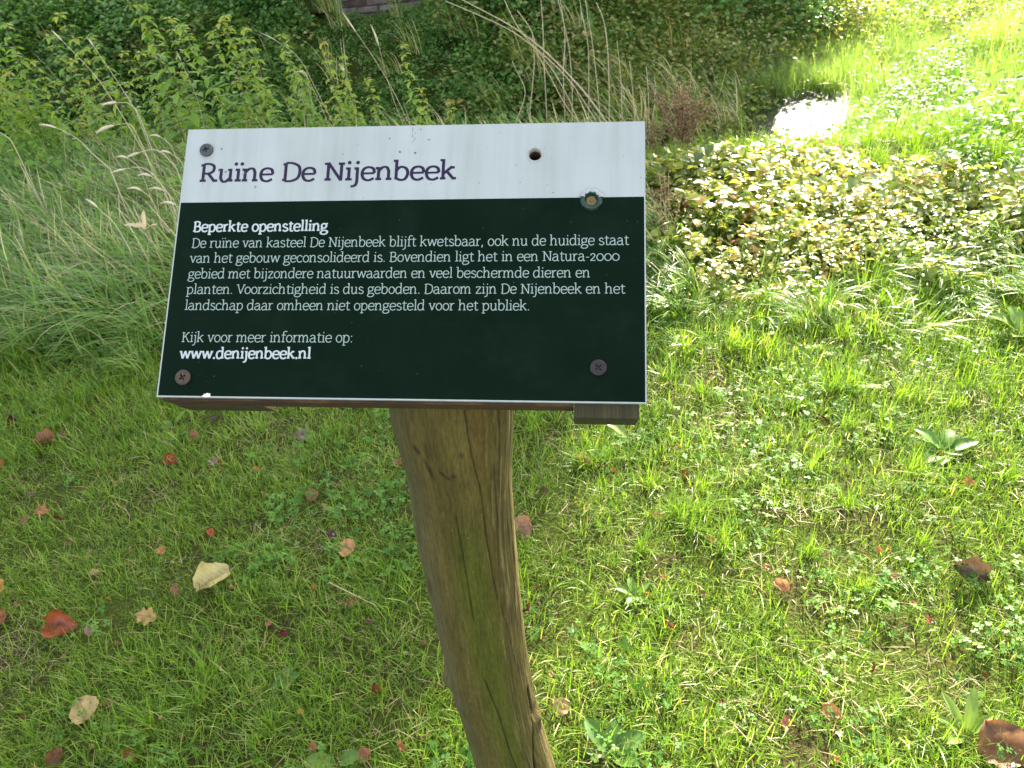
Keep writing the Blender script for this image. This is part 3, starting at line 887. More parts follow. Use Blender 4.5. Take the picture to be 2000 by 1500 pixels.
G = {
 'a': ([Cs((.12, .82), (.36, 1), (.64, .9), (.72, .62)), Ls((.72, .66), (.72, .12)), Cs((.72, .14), (.78, .02), (.93, .03)), Cs((.72, .6), (.42, .56), (.12, .42), (.1, .16), (.34, 0), (.58, .08), (.72, .25))], .98),
 'b': ([Ls((.17, .03), (.17, ASC)), Sf(.17, ASC, .2, 0), Cs((.17, .7), (.42, .99), (.76, .88), (.88, .5), (.74, .1), (.46, -.0), (.17, .14))], 1.02),
 'c': ([Cs((.78, .78), (.5, 1), (.18, .84), (.08, .5), (.18, .14), (.48, 0), (.8, .16))], .86),
 'd': ([Ls((.80, .0), (.80, ASC)), Sf(.8, ASC, .2, 0), Sf(.8, 0, 0, .18), Cs((.8, .82), (.52, 1), (.2, .88), (.08, .48), (.2, .1), (.46, 0), (.8, .28))], 1.06),
 'e': ([Cs((.1, .52), (.5, .53), (.84, .54)), Cs((.84, .54), (.76, .88), (.47, 1), (.18, .86), (.08, .5), (.2, .12), (.5, 0), (.82, .16))], .92),
 'f': ([Cs((.76, 1.48), (.5, 1.54), (.3, 1.38), (.27, 1.05)), Ls((.27, 1.1), (.27, 0)), Ls((.05, 1), (.62, 1)), Sf(.27, 0, .18, .22)], .64),
 'g': ([Es(.42, .68, .31, .31), Cs((.26, .4), (.12, .26), (.24, .1), (.56, .06), (.85, -.03), (.88, -.25), (.6, -.44), (.24, -.43), (.04, -.28), (.12, -.08), (.3, .06)), Ls((.62, .93), (.9, 1.0))], .94),
 'h': ([Ls((.18, 0), (.18, ASC)), Sf(.18, ASC, .2, 0), Sf(.18, 0, .18, .18), Cs((.18, .68), (.42, .97), (.68, .96), (.8, .68)), Ls((.8, .72), (.8, 0)), Sf(.8, 0, .16, .2)], 1.1),
 'i': ([Ls((.24, 0), (.24, 1)), Sf(.24, 1, .2, 0), Sf(.24, 0, .2, .2), Dt(.24, 1.36)], .5),
 'j': ([Cs((.26, 1), (.26, .4), (.26, -.1), (.16, -.38), (-.1, -.46)), Sf(.26, 1, .2, 0), Dt(.26, 1.36)], .48),
 'k': ([Ls((.18, 0), (.18, ASC)), Sf(.18, ASC, .2, 0), Sf(.18, 0, .18, .16), Ls((.18, .42), (.72, .98)), Ls((.4, .62), (.84, .02)), Sf(.76, 1, .16, .12), Sf(.86, 0, .1, .12)], 1.0),
 'l': ([Ls((.24, 0), (.24, ASC)), Sf(.24, ASC, .2, 0), Sf(.24, 0, .2, .2)], .5),
 'm': ([Ls((.18, 0), (.18, 1)), Sf(.18, 1, .2, 0), Sf(.18, 0, .18, .18), Cs((.18, .68), (.4, .97), (.62, .96), (.74, .68)), Ls((.74, .72), (.74, 0)), Sf(.74, 0, .15, .15), Cs((.74, .68), (.96, .97), (1.18, .96), (1.3, .68)), Ls((1.3, .72), (1.3, 0)), Sf(1.3, 0, .15, .2)], 1.6),
 'n': ([Ls((.18, 0), (.18, 1)), Sf(.18, 1, .2, 0), Sf(.18, 0, .18, .18), Cs((.18, .68), (.42, .97), (.68, .96), (.8, .68)), Ls((.8, .72), (.8, 0)), Sf(.8, 0, .16, .2)], 1.1),
 'o': ([Es(.47, .5, .38, .49)], .95),
 'p': ([Ls((.18, -.45), (.18, 1)), Sf(.18, 1, .2, 0), Sf(.18, -.45, .18, .22), Cs((.18, .7), (.42, .99), (.76, .88), (.88, .5), (.74, .1), (.46, 0), (.18, .14))], 1.02),
 'r': ([Ls((.2, 0), (.2, 1)), Sf(.2, 1, .2, 0), Sf(.2, 0, .18, .24), Cs((.2, .62), (.36, .92), (.66, .97))], .72),
 's': ([Cs((.66, .82), (.4, 1), (.15, .86), (.17, .64), (.42, .51), (.68, .36), (.68, .12), (.4, 0), (.1, .15))], .8),
 't': ([Ls((.28, 1.28), (.28, .25)), Cs((.28, .28), (.36, .03), (.66, .07)), Ls((.05, 1), (.62, 1))], .68),
 'u': ([Cs((.2, 1), (.2, .6), (.2, .28), (.34, .02), (.56, .03), (.8, .3)), Ls((.8, 1), (.8, 0)), Sf(.2, 1, .2, 0), Sf(.8, 1, .18, 0), Sf(.8, 0, 0, .18)], 1.06),
 'v': ([Ls((.12, 1), (.46, .02)), Ls((.46, .02), (.8, 1)), Sf(.12, 1, .14, .16), Sf(.8, 1, .16, .14)], .92),
 'w': ([Ls((.12, 1), (.4, .02)), Ls((.4, .02), (.7, .98)), Ls((.7, .98), (1.0, .02)), Ls((1.0, .02), (1.28, 1)), Sf(.12, 1, .14, .16), Sf(1.28, 1, .16, .14)], 1.4),
 'z': ([Ls((.12, .8), (.12, .97), (.72, .97)), Ls((.72, .97), (.1, .03)), Ls((.08, .03), (.76, .03), (.76, .2))], .86),
 'D': ([Ls((.22, 0), (.22, CAP)), Sf(.22, CAP, .18, 0), Sf(.22, 0, .18, 0), Cs((.2, CAP), (.6, CAP), (1.02, 1.15), (1.12, .69), (1.0, .22), (.6, 0), (.2, 0))], 1.24),
 'R': ([Ls((.22, 0), (.22, CAP)), Sf(.22, CAP, .2, 0), Sf(.22, 0, .2, .2), Cs((.2, CAP), (.6, CAP), (.86, 1.2), (.84, .84), (.6, .66), (.2, .64)), Ls((.52, .66), (.98, .02)), Sf(1.02, 0, .06, .14)], 1.16),
 'N': ([Ls((.24, 0), (.24, CAP)), Ls((.22, CAP), (1.06, .02)), Ls((1.06, 0), (1.06, CAP)), Sf(.24, 0, .2, .2), Sf(.2, CAP, .2, .05), Sf(1.06, CAP, .2, .2)], 1.3),
 'B': ([Ls((.22, 0), (.22, CAP)), Sf(.22, CAP, .2, 0), Sf(.22, 0, .2, 0), Cs((.2, CAP), (.6, CAP), (.82, 1.2), (.78, .88), (.56, .73), (.22, .73)), Cs((.5, .73), (.86, .64), (.94, .36), (.82, .08), (.5, 0), (.2, 0))], 1.08),
 'K': ([Ls((.22, 0), (.22, CAP)), Sf(.22, CAP, .2, .2), Sf(.22, 0, .2, .2), Ls((.24, .62), (.9, CAP)), Ls((.5, .86), (.98, .02)), Sf(.92, CAP, .16, .14), Sf(1.0, 0, .12, .14)], 1.16),
 'V': ([Ls((.12, CAP), (.58, .02)), Ls((.58, .02), (1.04, CAP)), Sf(.12, CAP, .16, .16), Sf(1.04, CAP, .16, .16)], 1.1),
 '2': ([Cs((.12, .76), (.32, 1), (.62, .94), (.66, .66), (.4, .32), (.1, .03)), Ls((.1, .03), (.76, .03))], .86),
 '0': ([Es(.52, .5, .43, .49)], 1.04),
 '.': ([Dt(.2, .07)], .42), ',': ([Dt(.2, .07), Ls((.22, .05), (.12, -.24))], .42), ':': ([Dt(.2, .07), Dt(.2, .85)], .42),
 '-': ([Ls((.08, .5), (.5, .5))], .58), ' ': ([], .5),
}
G['ï'] = ([s for s in G['i'][0] if s[0] != 'D'] + [Dt(.05, 1.36), Dt(.43, 1.36)], .5)


def text_mesh(name, text, p0, p1, xh_px, weight, mat, serif=.75, contrast=.72, italic=0.0):
    """text along the baseline p0-p1 (photograph points on the panel), letters xh_px tall"""
    a, b = Vector((*s_uv(*p0), 0)), Vector((*s_uv(*p1), 0))
    ux = (b - a); Lw = ux.length; ux.normalize(); uy = Vector((-ux.y, ux.x, 0))
    c = s_uv((p0[0] + p1[0]) / 2, (p0[1] + p1[1]) / 2); c2 = s_uv((p0[0] + p1[0]) / 2, (p0[1] + p1[1]) / 2 - xh_px)
    xh = c2[1] - c[1]
    adv = sum(G[ch][1] for ch in text) - .1
    sx = Lw / adv; layer = 0; V = []; F = []
    pen = 0.0; lay = 0
    for ch in text:
        strokes, w = G[ch]
        for kind, pts in strokes:
            zz = .00012 + (lay % 7) * .000012; lay += 1
            if kind == 'D':
                r = weight * .62; base = len(V); nn = 12
                for k in range(nn):
                    an = 2 * math.pi * k / nn
                    q = a + ux * ((pen + pts[0][0]) * sx + r * math.cos(an) * xh) + uy * ((pts[0][1] + r * math.sin(an)) * xh)
                    V.append((q.x, q.y, zz))
                F.append(tuple(range(base, base + nn)))
                continue
            n = len(pts); base = len(V)
            P = [np.array(((pen + p[0] + italic * p[1]) * sx, p[1] * xh)) for p in pts]
            for i in range(n):
                d = P[min(i + 1, n - 1)] - P[max(i - 1, 0)]
                L_ = np.linalg.norm(d) + 1e-9; d = d / L_
                nn_ = np.array((-d[1], d[0]))
                if kind == 'S': hw = weight * serif * xh * .5
                else: hw = weight * xh * .5 * (contrast + (1 - contrast) * abs(d[1]))
                q0, q1 = P[i].copy(), P[i].copy()
                if kind == 'S':
                    sh = hw if pts[0][1] < .3 else -hw
                    q0 = q0 + np.array((0, sh)); q1 = q1 + np.array((0, sh))
                elif kind == 'C':
                    pass
                for q in (q0 + nn_ * hw, q1 - nn_ * hw):
                    e = a + ux * q[0] + uy * q[1]
                    V.append((e.x, e.y, zz))
            for i in range(n - 1):
                F.append((base + 2 * i + 1, base + 2 * i + 3, base + 2 * i + 2, base + 2 * i))
        pen += w
    me = bpy.data.meshes.new(name); me.from_pydata(V, [], F); me.materials.append(mat); me.update()
    o = bpy.data.objects.new(name, me); o.matrix_basis = SM
    return link(o, panel)

LIGHTW = .122
text_mesh('title_lettering', 'Ruïne De Nijenbeek', (389, 355.5), (888, 350.5), 25.5, .225, INK, .8, .7)
text_mesh('heading_lettering', 'Beperkte openstelling', (377, 452.8), (638.5, 451), 14.2, .235, BINK, .75, .72)
for t, q0, q1 in (('De ruïne van kasteel De Nijenbeek blijft kwetsbaar, ook nu de huidige staat', (374, 484), (1227.5, 478.2)),
                  ('van het gebouw geconsolideerd is. Bovendien ligt het in een Natura-2000', (370.5, 513.3), (1209, 509)),
                  ('gebied met bijzondere natuurwaarden en veel beschermde dieren en', (367, 543.8), (1152, 541.7)),
                  ('planten. Voorzichtigheid is dus geboden. Daarom zijn De Nijenbeek en het', (364, 574), (1220, 573.2)),
                  ('landschap daar omheen niet opengesteld voor het publiek.', (360.5, 605.3), (1034, 606.2))):
    text_mesh('body_lettering', t, q0, q1, 13.4, LIGHTW, WINK, .8, .8)
text_mesh('body_lettering', 'Kijk voor meer informatie op:', (354.5, 668), (688, 668.7), 13.8, LIGHTW, WINK, .8, .8)
text_mesh('address_lettering', 'www.denijenbeek.nl', (350.5, 700.3), (606, 700.5), 14.8, .24, BINK, .75, .72)


def disc_rings(M, x, y, prof, n=28, wob=0.0):
    V = []; F = []
    for r, zz in prof:
        for k in range(n):
            a = 2 * math.pi * k / n
            rr = r * (1 + wob * (random.random() - .5))
            V.append(M @ Vector((x + rr * math.cos(a), y + rr * math.sin(a), zz)))
    for i in range(len(prof) - 1):
        for k in range(n):
            F.append((i * n + k, i * n + (k + 1) % n, (i + 1) * n + (k + 1) % n, (i + 1) * n + k))
    F.append(tuple(range((len(prof) - 1) * n, len(prof) * n)))
    return V, F


def plus_cutter(M, x, y, r, w, z0, z1, ang):
    b = MB()
    R = M @ Matrix.Translation((x, y, 0)) @ Matrix.Rotation(ang, 4, 'Z')
    b.box(R, -r, r, -w, w, z0, z1)
    c = MB(); c.box(R, -w, w, -r, r, z0 - .0001, z1 + .0001)
    return [b.build('cutter'), c.build('cutter')]


def screw(px, py, rpx, mat, label, ang):
    x, y = s_uv(px, py); r = abs(s_uv(px + rpx, py)[0] - x)
    b = MB()
    b.add(*disc_rings(SM, x, y, [(r * .96, -.001), (r, .0006), (r * .97, .0016), (r * .86, .0021), (r * .45, .0023), (r * .1, .0023)]))
    o = b.build('screw', mat, panel)
    bm = bmesh.new(); bm.from_mesh(o.data); bmesh.ops.recalc_face_normals(bm, faces=bm.faces)
    bmesh.ops.holes_fill(bm, edges=bm.edges); bmesh.ops.recalc_face_normals(bm, faces=bm.faces); bm.to_mesh(o.data); bm.free()
    boolean_cut(o, plus_cutter(SM, x, y, r * .46, r * .11, .0003, .004, ang))
    o['label'] = label
    return o
screw(404, 294, 13, ZINC, 'grey zinc cross-head screw in the white band', .35)
screw(358.5, 737.5, 15, BRONZE, 'brownish cross-head screw in the lower green corner near the white chip', .6)
screw(1168.5, 718.5, 16.5, DBRONZE, 'dark cross-head screw in the lower green corner above the batten', .7)

# bare screw hole, its rim, and the torn second hole
def ring(name, x, y, prof, mat, wob=0.0, n=32, parent=None):
    b = MB(); V, F = disc_rings(SM, x, y, prof, n, wob); b.add(V, F[:-1]); return b.build(name, mat, parent or panel, smooth=True)
ring('hole_rim', hx, hy, [(.0074, .00005), (.0070, .0006), (.0063, .0007), (.0057, .0001), (.0054, -.004), (.0053, -.012)], CREAM, .02)
ring('hole_rim', dx_, dy_, [(.0098, .00008), (.0090, .0016), (.0078, .0026), (.0062, .0020), (.0050, -.0004), (.0046, -.003)], TEAL, .07)
b = MB(); V, F = disc_rings(SM, dx_, dy_, [(.0052, -.0018), (.0040, -.0006), (.0022, -.0012), (.0008, -.0024)], 20, .15); b.add(V, F); b.build('hole_plug', OCHRE, panel, smooth=True)
# white torn lip over the second hole
b = MB(); V = []; F = []; n = 15
for i in range(n):
    a = rad(12 + 150 * i / (n - 1)); j = 1 + .05 * math.sin(i * 2.3)
    for r, zz in ((.0112 * j, .0001), (.0102 * j, .0022), (.0082 * j, .0032), (.0066 + .0006 * math.sin(i * 1.7), .0030)):
        V.append(SM @ Vector((dx_ + r * math.cos(a), dy_ + r * math.sin(a), zz)))
for i in range(n - 1):
    for k in range(3): F.append((i * 4 + k, i * 4 + 4 + k, i * 4 + 5 + k, i * 4 + 1 + k))
b.add(V, F); b.build('torn_lip', CREAM, panel, smooth=True)
# chip of bare plastic on the lower edge
b = MB(); cx_, cy_ = s_uv(404, 773)
pts = [(-.0042, -.0002), (-.0022, .0006), (-.0026, .0016), (-.0006, .0014), (.0002, .0024), (.0020, .0018), (.0030, .0020), (.0030, .0004), (.0040, -.0004), (.001, -.0016), (-.002, -.0012)]
V = [SM @ Vector((cx_ + x, max(cy_ + y, .0002), z)) for z in (.0001, .0008) for x, y in pts]
k = len(pts); b.add(V, [tuple(range(k, 2 * k))] + [(i, (i + 1) % k, k + (i + 1) % k, k + i) for i in range(k)])
b.build('paint_chip', simple_mat('chipped_white', C(.8, .8, .78), .6), panel)
# grime specks on the white band
b = MB()
for px, py, r in ((430, 333, 1.6), (433, 291, 2.0), (441, 336, 2.2), (478, 338, 1.8), (474, 341, 1.2), (499, 365, 2.2), (523, 335, 1.4), (781, 297, 2.6), (811, 299, 2.4), (838, 273, 2), (761, 271, 1.6), (822, 253, 1.5), (842, 359, 1), (1007, 323, 1.2), (1016, 356, 1.2), (1080, 376, 1.3)):
    x, y = s_uv(px, py); r *= .00045 * .9
    V = [SM @ Vector((x + r * (1 + .5 * math.sin(k * 2.1 + px)) * math.cos(k * .785), y + r * math.sin(k * .785), .0003)) for k in range(8)]
    b.add(V, [tuple(range(8))])
for i in range(9):   # streak of dirt under the top edge
    x, y = s_uv(808 + random.uniform(-3, 4), 250 + i * 3.4); r = .0005
    b.add([SM @ Vector((x + dx2, y + dy2, .00025)) for dx2, dy2 in ((-r * .5, -r * 1.6), (r * .5, -r), (r * .4, r * 1.5), (-r * .4, r))], [(0, 1, 2, 3)])
tag(b.build('grime_specks', simple_mat('grime', C(.12, .12, .10), .9), panel), kind='stuff')


# --- boards behind the panel
def wood_mat(name, cols, scale=(30, 400, 30), rough=.85, bump=.5):
    m, nt, p, out = mat_new(name)
    tc = N(nt, 'ShaderNodeTexCoord'); mp = N(nt, 'ShaderNodeMapping'); mp.inputs['Scale'].default_value = scale
    nt.links.new(tc.outputs['Object'], mp.inputs[0])
    n1 = N(nt, 'ShaderNodeTexNoise'); n1.inputs['Scale'].default_value = 1; n1.inputs['Detail'].default_value = 7; n1.inputs['Roughness'].default_value = .7
    nt.links.new(mp.outputs[0], n1.inputs['Vector'])
    nt.links.new(ramp(nt, [(.25, cols[0]), (.5, cols[1]), (.75, cols[2])], n1.outputs['Fac']).outputs[0], p.inputs['Base Color'])
    p.inputs['Roughness'].default_value = rough
    bp = N(nt, 'ShaderNodeBump'); bp.inputs['Strength'].default_value = bump; bp.inputs['Distance'].default_value = .002
    nt.links.new(n1.outputs['Fac'], bp.inputs['Height']); nt.links.new(bp.outputs[0], p.inputs['Normal'])
    return m
PLY = wood_mat('stained_plywood', (C(.010, .004, .002), C(.05, .022, .008), (.16, .085, .03, 1)), (25, 60, 500))
BATTEN = wood_mat('weathered_batten', (C(.012, .010, .003), C(.036, .030, .009), C(.075, .064, .022)), (420, 12, 60))
def u_of(px, py=790): return s_uv(px, py)[0]
def block(name, x0, x1, y0, y1, z0, z1, mat, bev=.0012):
    b = MB(); b.box(Matrix.Identity(4), x0, x1, y0, y1, z0, z1)
    me = b.mesh(name, mat)
    bm = bmesh.new(); bm.from_mesh(me); bmesh.ops.bevel(bm, geom=bm.edges[:], offset=bev, segments=2, affect='EDGES', profile=.6); bm.to_mesh(me); bm.free()
    o = bpy.data.objects.new(name, me); o.matrix_basis = SM
    return link(o, sign)
XA = u_of(345); XB = u_of(1120)
board = block('backing_board', .0025, XB, -.0025, SH - .003, -T_ - .026, -T_ - .0004, PLY)
boolean_cut(board, [cyl(SM, hx, hy, .005, -.02, .01), cyl(SM, dx_, dy_, .003, -.02, .0)])
block('batten', .0008, u_of(517) - .0145, -.003, SH - .01, -T_ - .052, -T_ - .0272, BATTEN)
block('batten', XB + .0006, u_of(1250), -.012, SH - .004, -T_ - .040, -T_ - .0006, BATTEN)

# --- the post
rows = [(700, 876, 132), (795, 884.5, 125.5), (850, 890, 116), (900, 896.5, 106.5), (960, 902, 101), (1050, 912.5, 96), (1150, 927, 90), (1200, 935, 87), (1280, 949, 82.5), (1340, 962, 79), (1400, 978, 76), (1500, 1010, 75), (1620, 1049, 74), (1800, 1107, 76), (2100, 1190, 80)]
def row_depth(py):
    q = (750 - py) / 1444.4      # y over depth
    s = (-.023 + .74 * q * 1.0) / (.557 - .38 * q) if True else 0
    # y = -.023-.557 s ; depth = .74+.38 s ; y = q*depth
    s = (-.023 - q * .74) / (.557 + q * .38)
    return s, .74 + .38 * s
pyv = np.array([r[0] for r in rows], float)
P3 = []; RR = []
for py, cx, hw in rows:
    s, dep = row_depth(py)
    P3.append(np.array(c2w(((cx - 1000) / 1444.4 * dep, -.023 - .557 * s, -dep)))); RR.append(hw * .975 / 1444.4 * dep)
P3 = np.array(P3); RR = np.array(RR)
NR, NA = 520, 420
zs = np.linspace(P3[0, 2], P3[-1, 2], 400)
order = np.argsort(P3[:, 2])
def interp3(z): return np.stack([np.interp(z, P3[order, 2], P3[order, k]) for k in range(3)], 1)
ztop = P3[0, 2] ; zbot = min(P3[-1, 2], -.08)
zz = np.concatenate([np.linspace(ztop, .28, 430), np.linspace(.28, -.1, 91)[1:]])
NR = len(zz)
cen = interp3(zz); cen[:, 2] = zz
rr = np.interp(zz, P3[order, 2], RR[order])
for _ in range(60):   # smooth the joints of the profile
    cen[1:-1, :2] = (cen[:-2, :2] + cen[2:, :2]) / 2 * .5 + cen[1:-1, :2] * .5
    rr[1:-1] = (rr[:-2] + rr[2:]) / 2 * .5 + rr[1:-1] * .5
pyrow = np.interp(-zz, -P3[::1, 2], pyv)          # photograph row of each ring
phi = np.linspace(-math.pi, math.pi, NA, endpoint=False)
e1 = np.array(_R); e1[2] = 0; e1 /= np.linalg.norm(e1)
tocam = np.array([0, 0, 0.]) - np.array([cen[:, 0].mean(), cen[:, 1].mean(), 0]); tocam /= np.linalg.norm(tocam)
e1 = np.cross([0, 0, 1.], -tocam) * -1
if e1[0] < 0: e1 = -e1
PH, ZZ = np.meshgrid(phi, zz); _, RW = np.meshgrid(phi, pyrow)
R2 = np.repeat(rr[:, None], NA, 1)
su, sl = np.sin(PH) * .055, ZZ
lump = fbm(np.sin(PH) * 1.6 + 5, np.cos(PH) * 1.6 + 5, ZZ * 5, seed=201, oct=3) - .5
fine = fbm(np.sin(PH) * 7 + 5, np.cos(PH) * 7 + 5, ZZ * 16, seed=205, oct=3) - .5
grain = fbm(PH * 18, ZZ * 7, seed=207, oct=3) - .5
disp = .005 * lump + .002 * fine + .0012 * grain
def crack(path, depth, width):
    """path of (row, sideways share -1..1); a groove along the grain"""
    ry = np.array([p[0] for p in path], float); rp = np.arcsin(np.array([p[1] for p in path], float))
    pc = np.interp(RW, ry, rp) + .012 * (fbm(RW / 14, RW * 0, seed=int(ry[0])) - .5) * 2
    on = sstep(ry[0] - 8, ry[0] + 12, RW) * (1 - sstep(ry[-1] - 25, ry[-1], RW))
    dd = (PH - pc) * R2
    return -depth * on * np.exp(-(dd / width) ** 2)
crk = crack([(700, .12), (800, .17), (850, .23), (900, .31), (1000, .36), (1060, .40), (1130, .46)], .0026, .0005)
crk += crack([(850, .55), (960, .58), (1100, .52), (1180, .55)], .0009, .0006)
crk += crack([(930, -.18), (1060, -.12), (1150, -.10)], .0022, .0007)
crk += crack([(1250, -.1), (1320, .06), (1420, .12), (1500, .2)], .0026, .0008)
crk += crack([(1320, .86), (1370, .88), (1430, .6), (1480, .5), (1600, .5)], .006, .0016)
crk += crack([(1120, .5), (1200, .62), (1290, .72)], .0012, .0006)
def bumpf(row, sh, amp, w_row, w_ph):
    p = math.asin(max(-1, min(1, sh)))
    return amp * np.exp(-((RW - row) / w_row) ** 2 - ((PH - p) / w_ph) ** 2)
disp += bumpf(1298, -.98, .0085, 14, .30) - bumpf(1318, -.9, .005, 9, .25) + bumpf(1335, -.95, .003, 22, .3)
disp += bumpf(1395, .97, .005, 14, .25) - bumpf(1378, .93, .006, 10, .2) - bumpf(1340, -.97, .0015, 60, .3)
disp += crk
Rf = R2 + disp
VX = cen[:, None, 0] + Rf * (np.sin(PH) * e1[0] + np.cos(PH) * tocam[0])
VY = cen[:, None, 1] + Rf * (np.sin(PH) * e1[1] + np.cos(PH) * tocam[1])
V = np.stack([VX.ravel(), VY.ravel(), ZZ.ravel()], 1)
i0 = (np.arange(NR - 1)[:, None] * NA + np.arange(NA)[None, :]).ravel()
i1 = (np.arange(NR - 1)[:, None] * NA + (np.arange(NA)[None, :] + 1) % NA).ravel()
Fq = np.stack([i0, i1, i1 + NA, i0 + NA], 1)[:, ::-1]
# colours of the wood: stains, algae, weathered grey
def mixc(a, b, t): return a * (1 - t[..., None]) + np.array(b) * t[..., None]
sh = np.sin(PH)
base = np.zeros(PH.shape + (3,)) + np.array((.100, .086, .026))
t1 = fbm(PH * 5, ZZ * 6, seed=301, oct=4)
base = mixc(base, (.145, .128, .048), np.clip((t1 - .45) * 2.5, 0, 1))
base = mixc(base, (.15, .11, .04), np.clip(1 - np.abs(sh - .28) / .22, 0, 1) * (1 - sstep(800, 900, RW)) * .9)       # fresh ochre by the crack's top
base = mixc(base, (.10, .10, .06), np.clip((-sh - .55) * 2.6, 0, 1) * .9)                          # grey weathered flank
alg = np.clip(1 - np.abs(sh - (-.05 + (RW - 950) / 2600)) / .5, 0, 1) * sstep(880, 1080, RW) * (.45 + .9 * fbm(PH * 3, ZZ * 4, seed=305))
base = mixc(base, (.085, .105, .014), np.clip(alg * 1.8, 0, .95))
dk = fbm(PH * 16, ZZ * 9, seed=311, oct=4); dm = np.clip((sh - .32) * 3, 0, 1) * np.clip((fbm(PH * 2.5, ZZ * 4, seed=313, oct=2) - .36) * 4, 0, 1)
base = mixc(base, (.035, .027, .018), np.clip((dk - .455) * 9, 0, 1) * dm * .72)
pale = fbm(PH * 30, ZZ * 12, seed=317, oct=3)
base = mixc(base, (.25, .22, .13), np.clip((pale - .62) * 7, 0, 1) * np.clip((sh - .1) * 2, 0, 1) * .7)
def spot(row, s_, wr, wp, amt, slant=0):
    p = math.asin(s_)
    return amt * (np.exp(-(((RW - row) / wr) ** 2 + ((PH - p + slant * (RW - row) / 100) / wp) ** 2) ** 2))
sp_ = spot(843, -.50, 21, .045, .95, -.28) + spot(851, -.27, 11, .035, .9, -.9) + spot(806, -.63, 9, .05, .8, -.5) + spot(853, -.13, 4, .05, .8) + spot(812, .02, 6, .05, .5) + spot(1106, -.93, 22, .1, .7, .3)
for row_, s_, wr_, wp_, am_ in ((850, .74, 26, .05, .8), (868, .90, 22, .06, .7), (905, .62, 14, .04, .4), (1020, .80, 30, .05, .6), (1060, .90, 26, .07, .8), (1085, .66, 20, .05, .6),
                                (1105, .58, 26, .07, .85), (1120, .84, 34, .07, .95), (1160, .70, 26, .09, .7), (1195, .93, 30, .08, .85), (1215, .62, 22, .07, .6), (1260, .80, 24, .1, .6), (1350, .7, 40, .08, .45), (1420, .45, 30, .07, .4)):
    sp_ = sp_ + spot(row_, s_, wr_, wp_, am_) * np.clip((fbm(PH * 26, ZZ * 22, seed=351, oct=3) - .38) * 6, 0, 1)
sp_ = sp_ * (.65 + .7 * fbm(PH * 40, ZZ * 160, seed=321, oct=2))
base = mixc(base, (.028, .022, .014), np.clip(sp_, 0, .93))
base = mixc(base, (.02, .015, .01), np.clip(-crk / .0035, 0, .8))
speck = fbm(PH * 60, ZZ * 300, seed=331, oct=2)
base = mixc(base, (.42, .40, .34), np.clip((speck - .84) * 9, 0, .4))
base *= (.55 + .9 * fbm(PH * 30, ZZ * 45, seed=335, oct=4))[..., None]
base *= np.array((.80, .70, .50)) * (.8 + .4 * fbm(PH * 4, ZZ * 14, seed=341, oct=3))[..., None]
colr = np.concatenate([base.reshape(-1, 3), np.ones((base.size // 3, 1))], 1)
m, nt, p, out = mat_new('bare_post_wood')
at = N(nt, 'ShaderNodeAttribute', attribute_name='wood')
uvn = N(nt, 'ShaderNodeAttribute', attribute_name='along')
mp = N(nt, 'ShaderNodeMapping'); mp.inputs['Scale'].default_value = (620, 95, 1)
nt.links.new(uvn.outputs['Vector'], mp.inputs[0])
gn = N(nt, 'ShaderNodeTexNoise'); gn.inputs['Scale'].default_value = 1; gn.inputs['Detail'].default_value = 5
nt.links.new(mp.outputs[0], gn.inputs['Vector'])
gr = ramp(nt, [(.25, C(.66, .66, .62)), (.75, C(1.32, 1.32, 1.26))], gn.outputs['Fac'])
nt.links.new(mix_rgb(nt, 1.0, at.outputs['Color'], gr.outputs[0], 'MULTIPLY'), p.inputs['Base Color'])
p.inputs['Roughness'].default_value = .82; p.inputs['Specular IOR Level'].default_value = .3
bp = N(nt, 'ShaderNodeBump'); bp.inputs['Strength'].default_value = .8; bp.inputs['Distance'].default_value = .0014
nt.links.new(gn.outputs['Fac'], bp.inputs['Height']); nt.links.new(bp.outputs[0], p.inputs['Normal'])
along = np.stack([(PH * .055).ravel(), ZZ.ravel(), np.zeros(PH.size)], 1)
post_me = np_mesh('post', V, Fq, {'wood': colr, 'along': along}, mat=m)
# close the sawn top
link(bpy.data.objects.new('post', post_me), sign)['label'] = 'bare debarked trunk with long cracks and green algae'


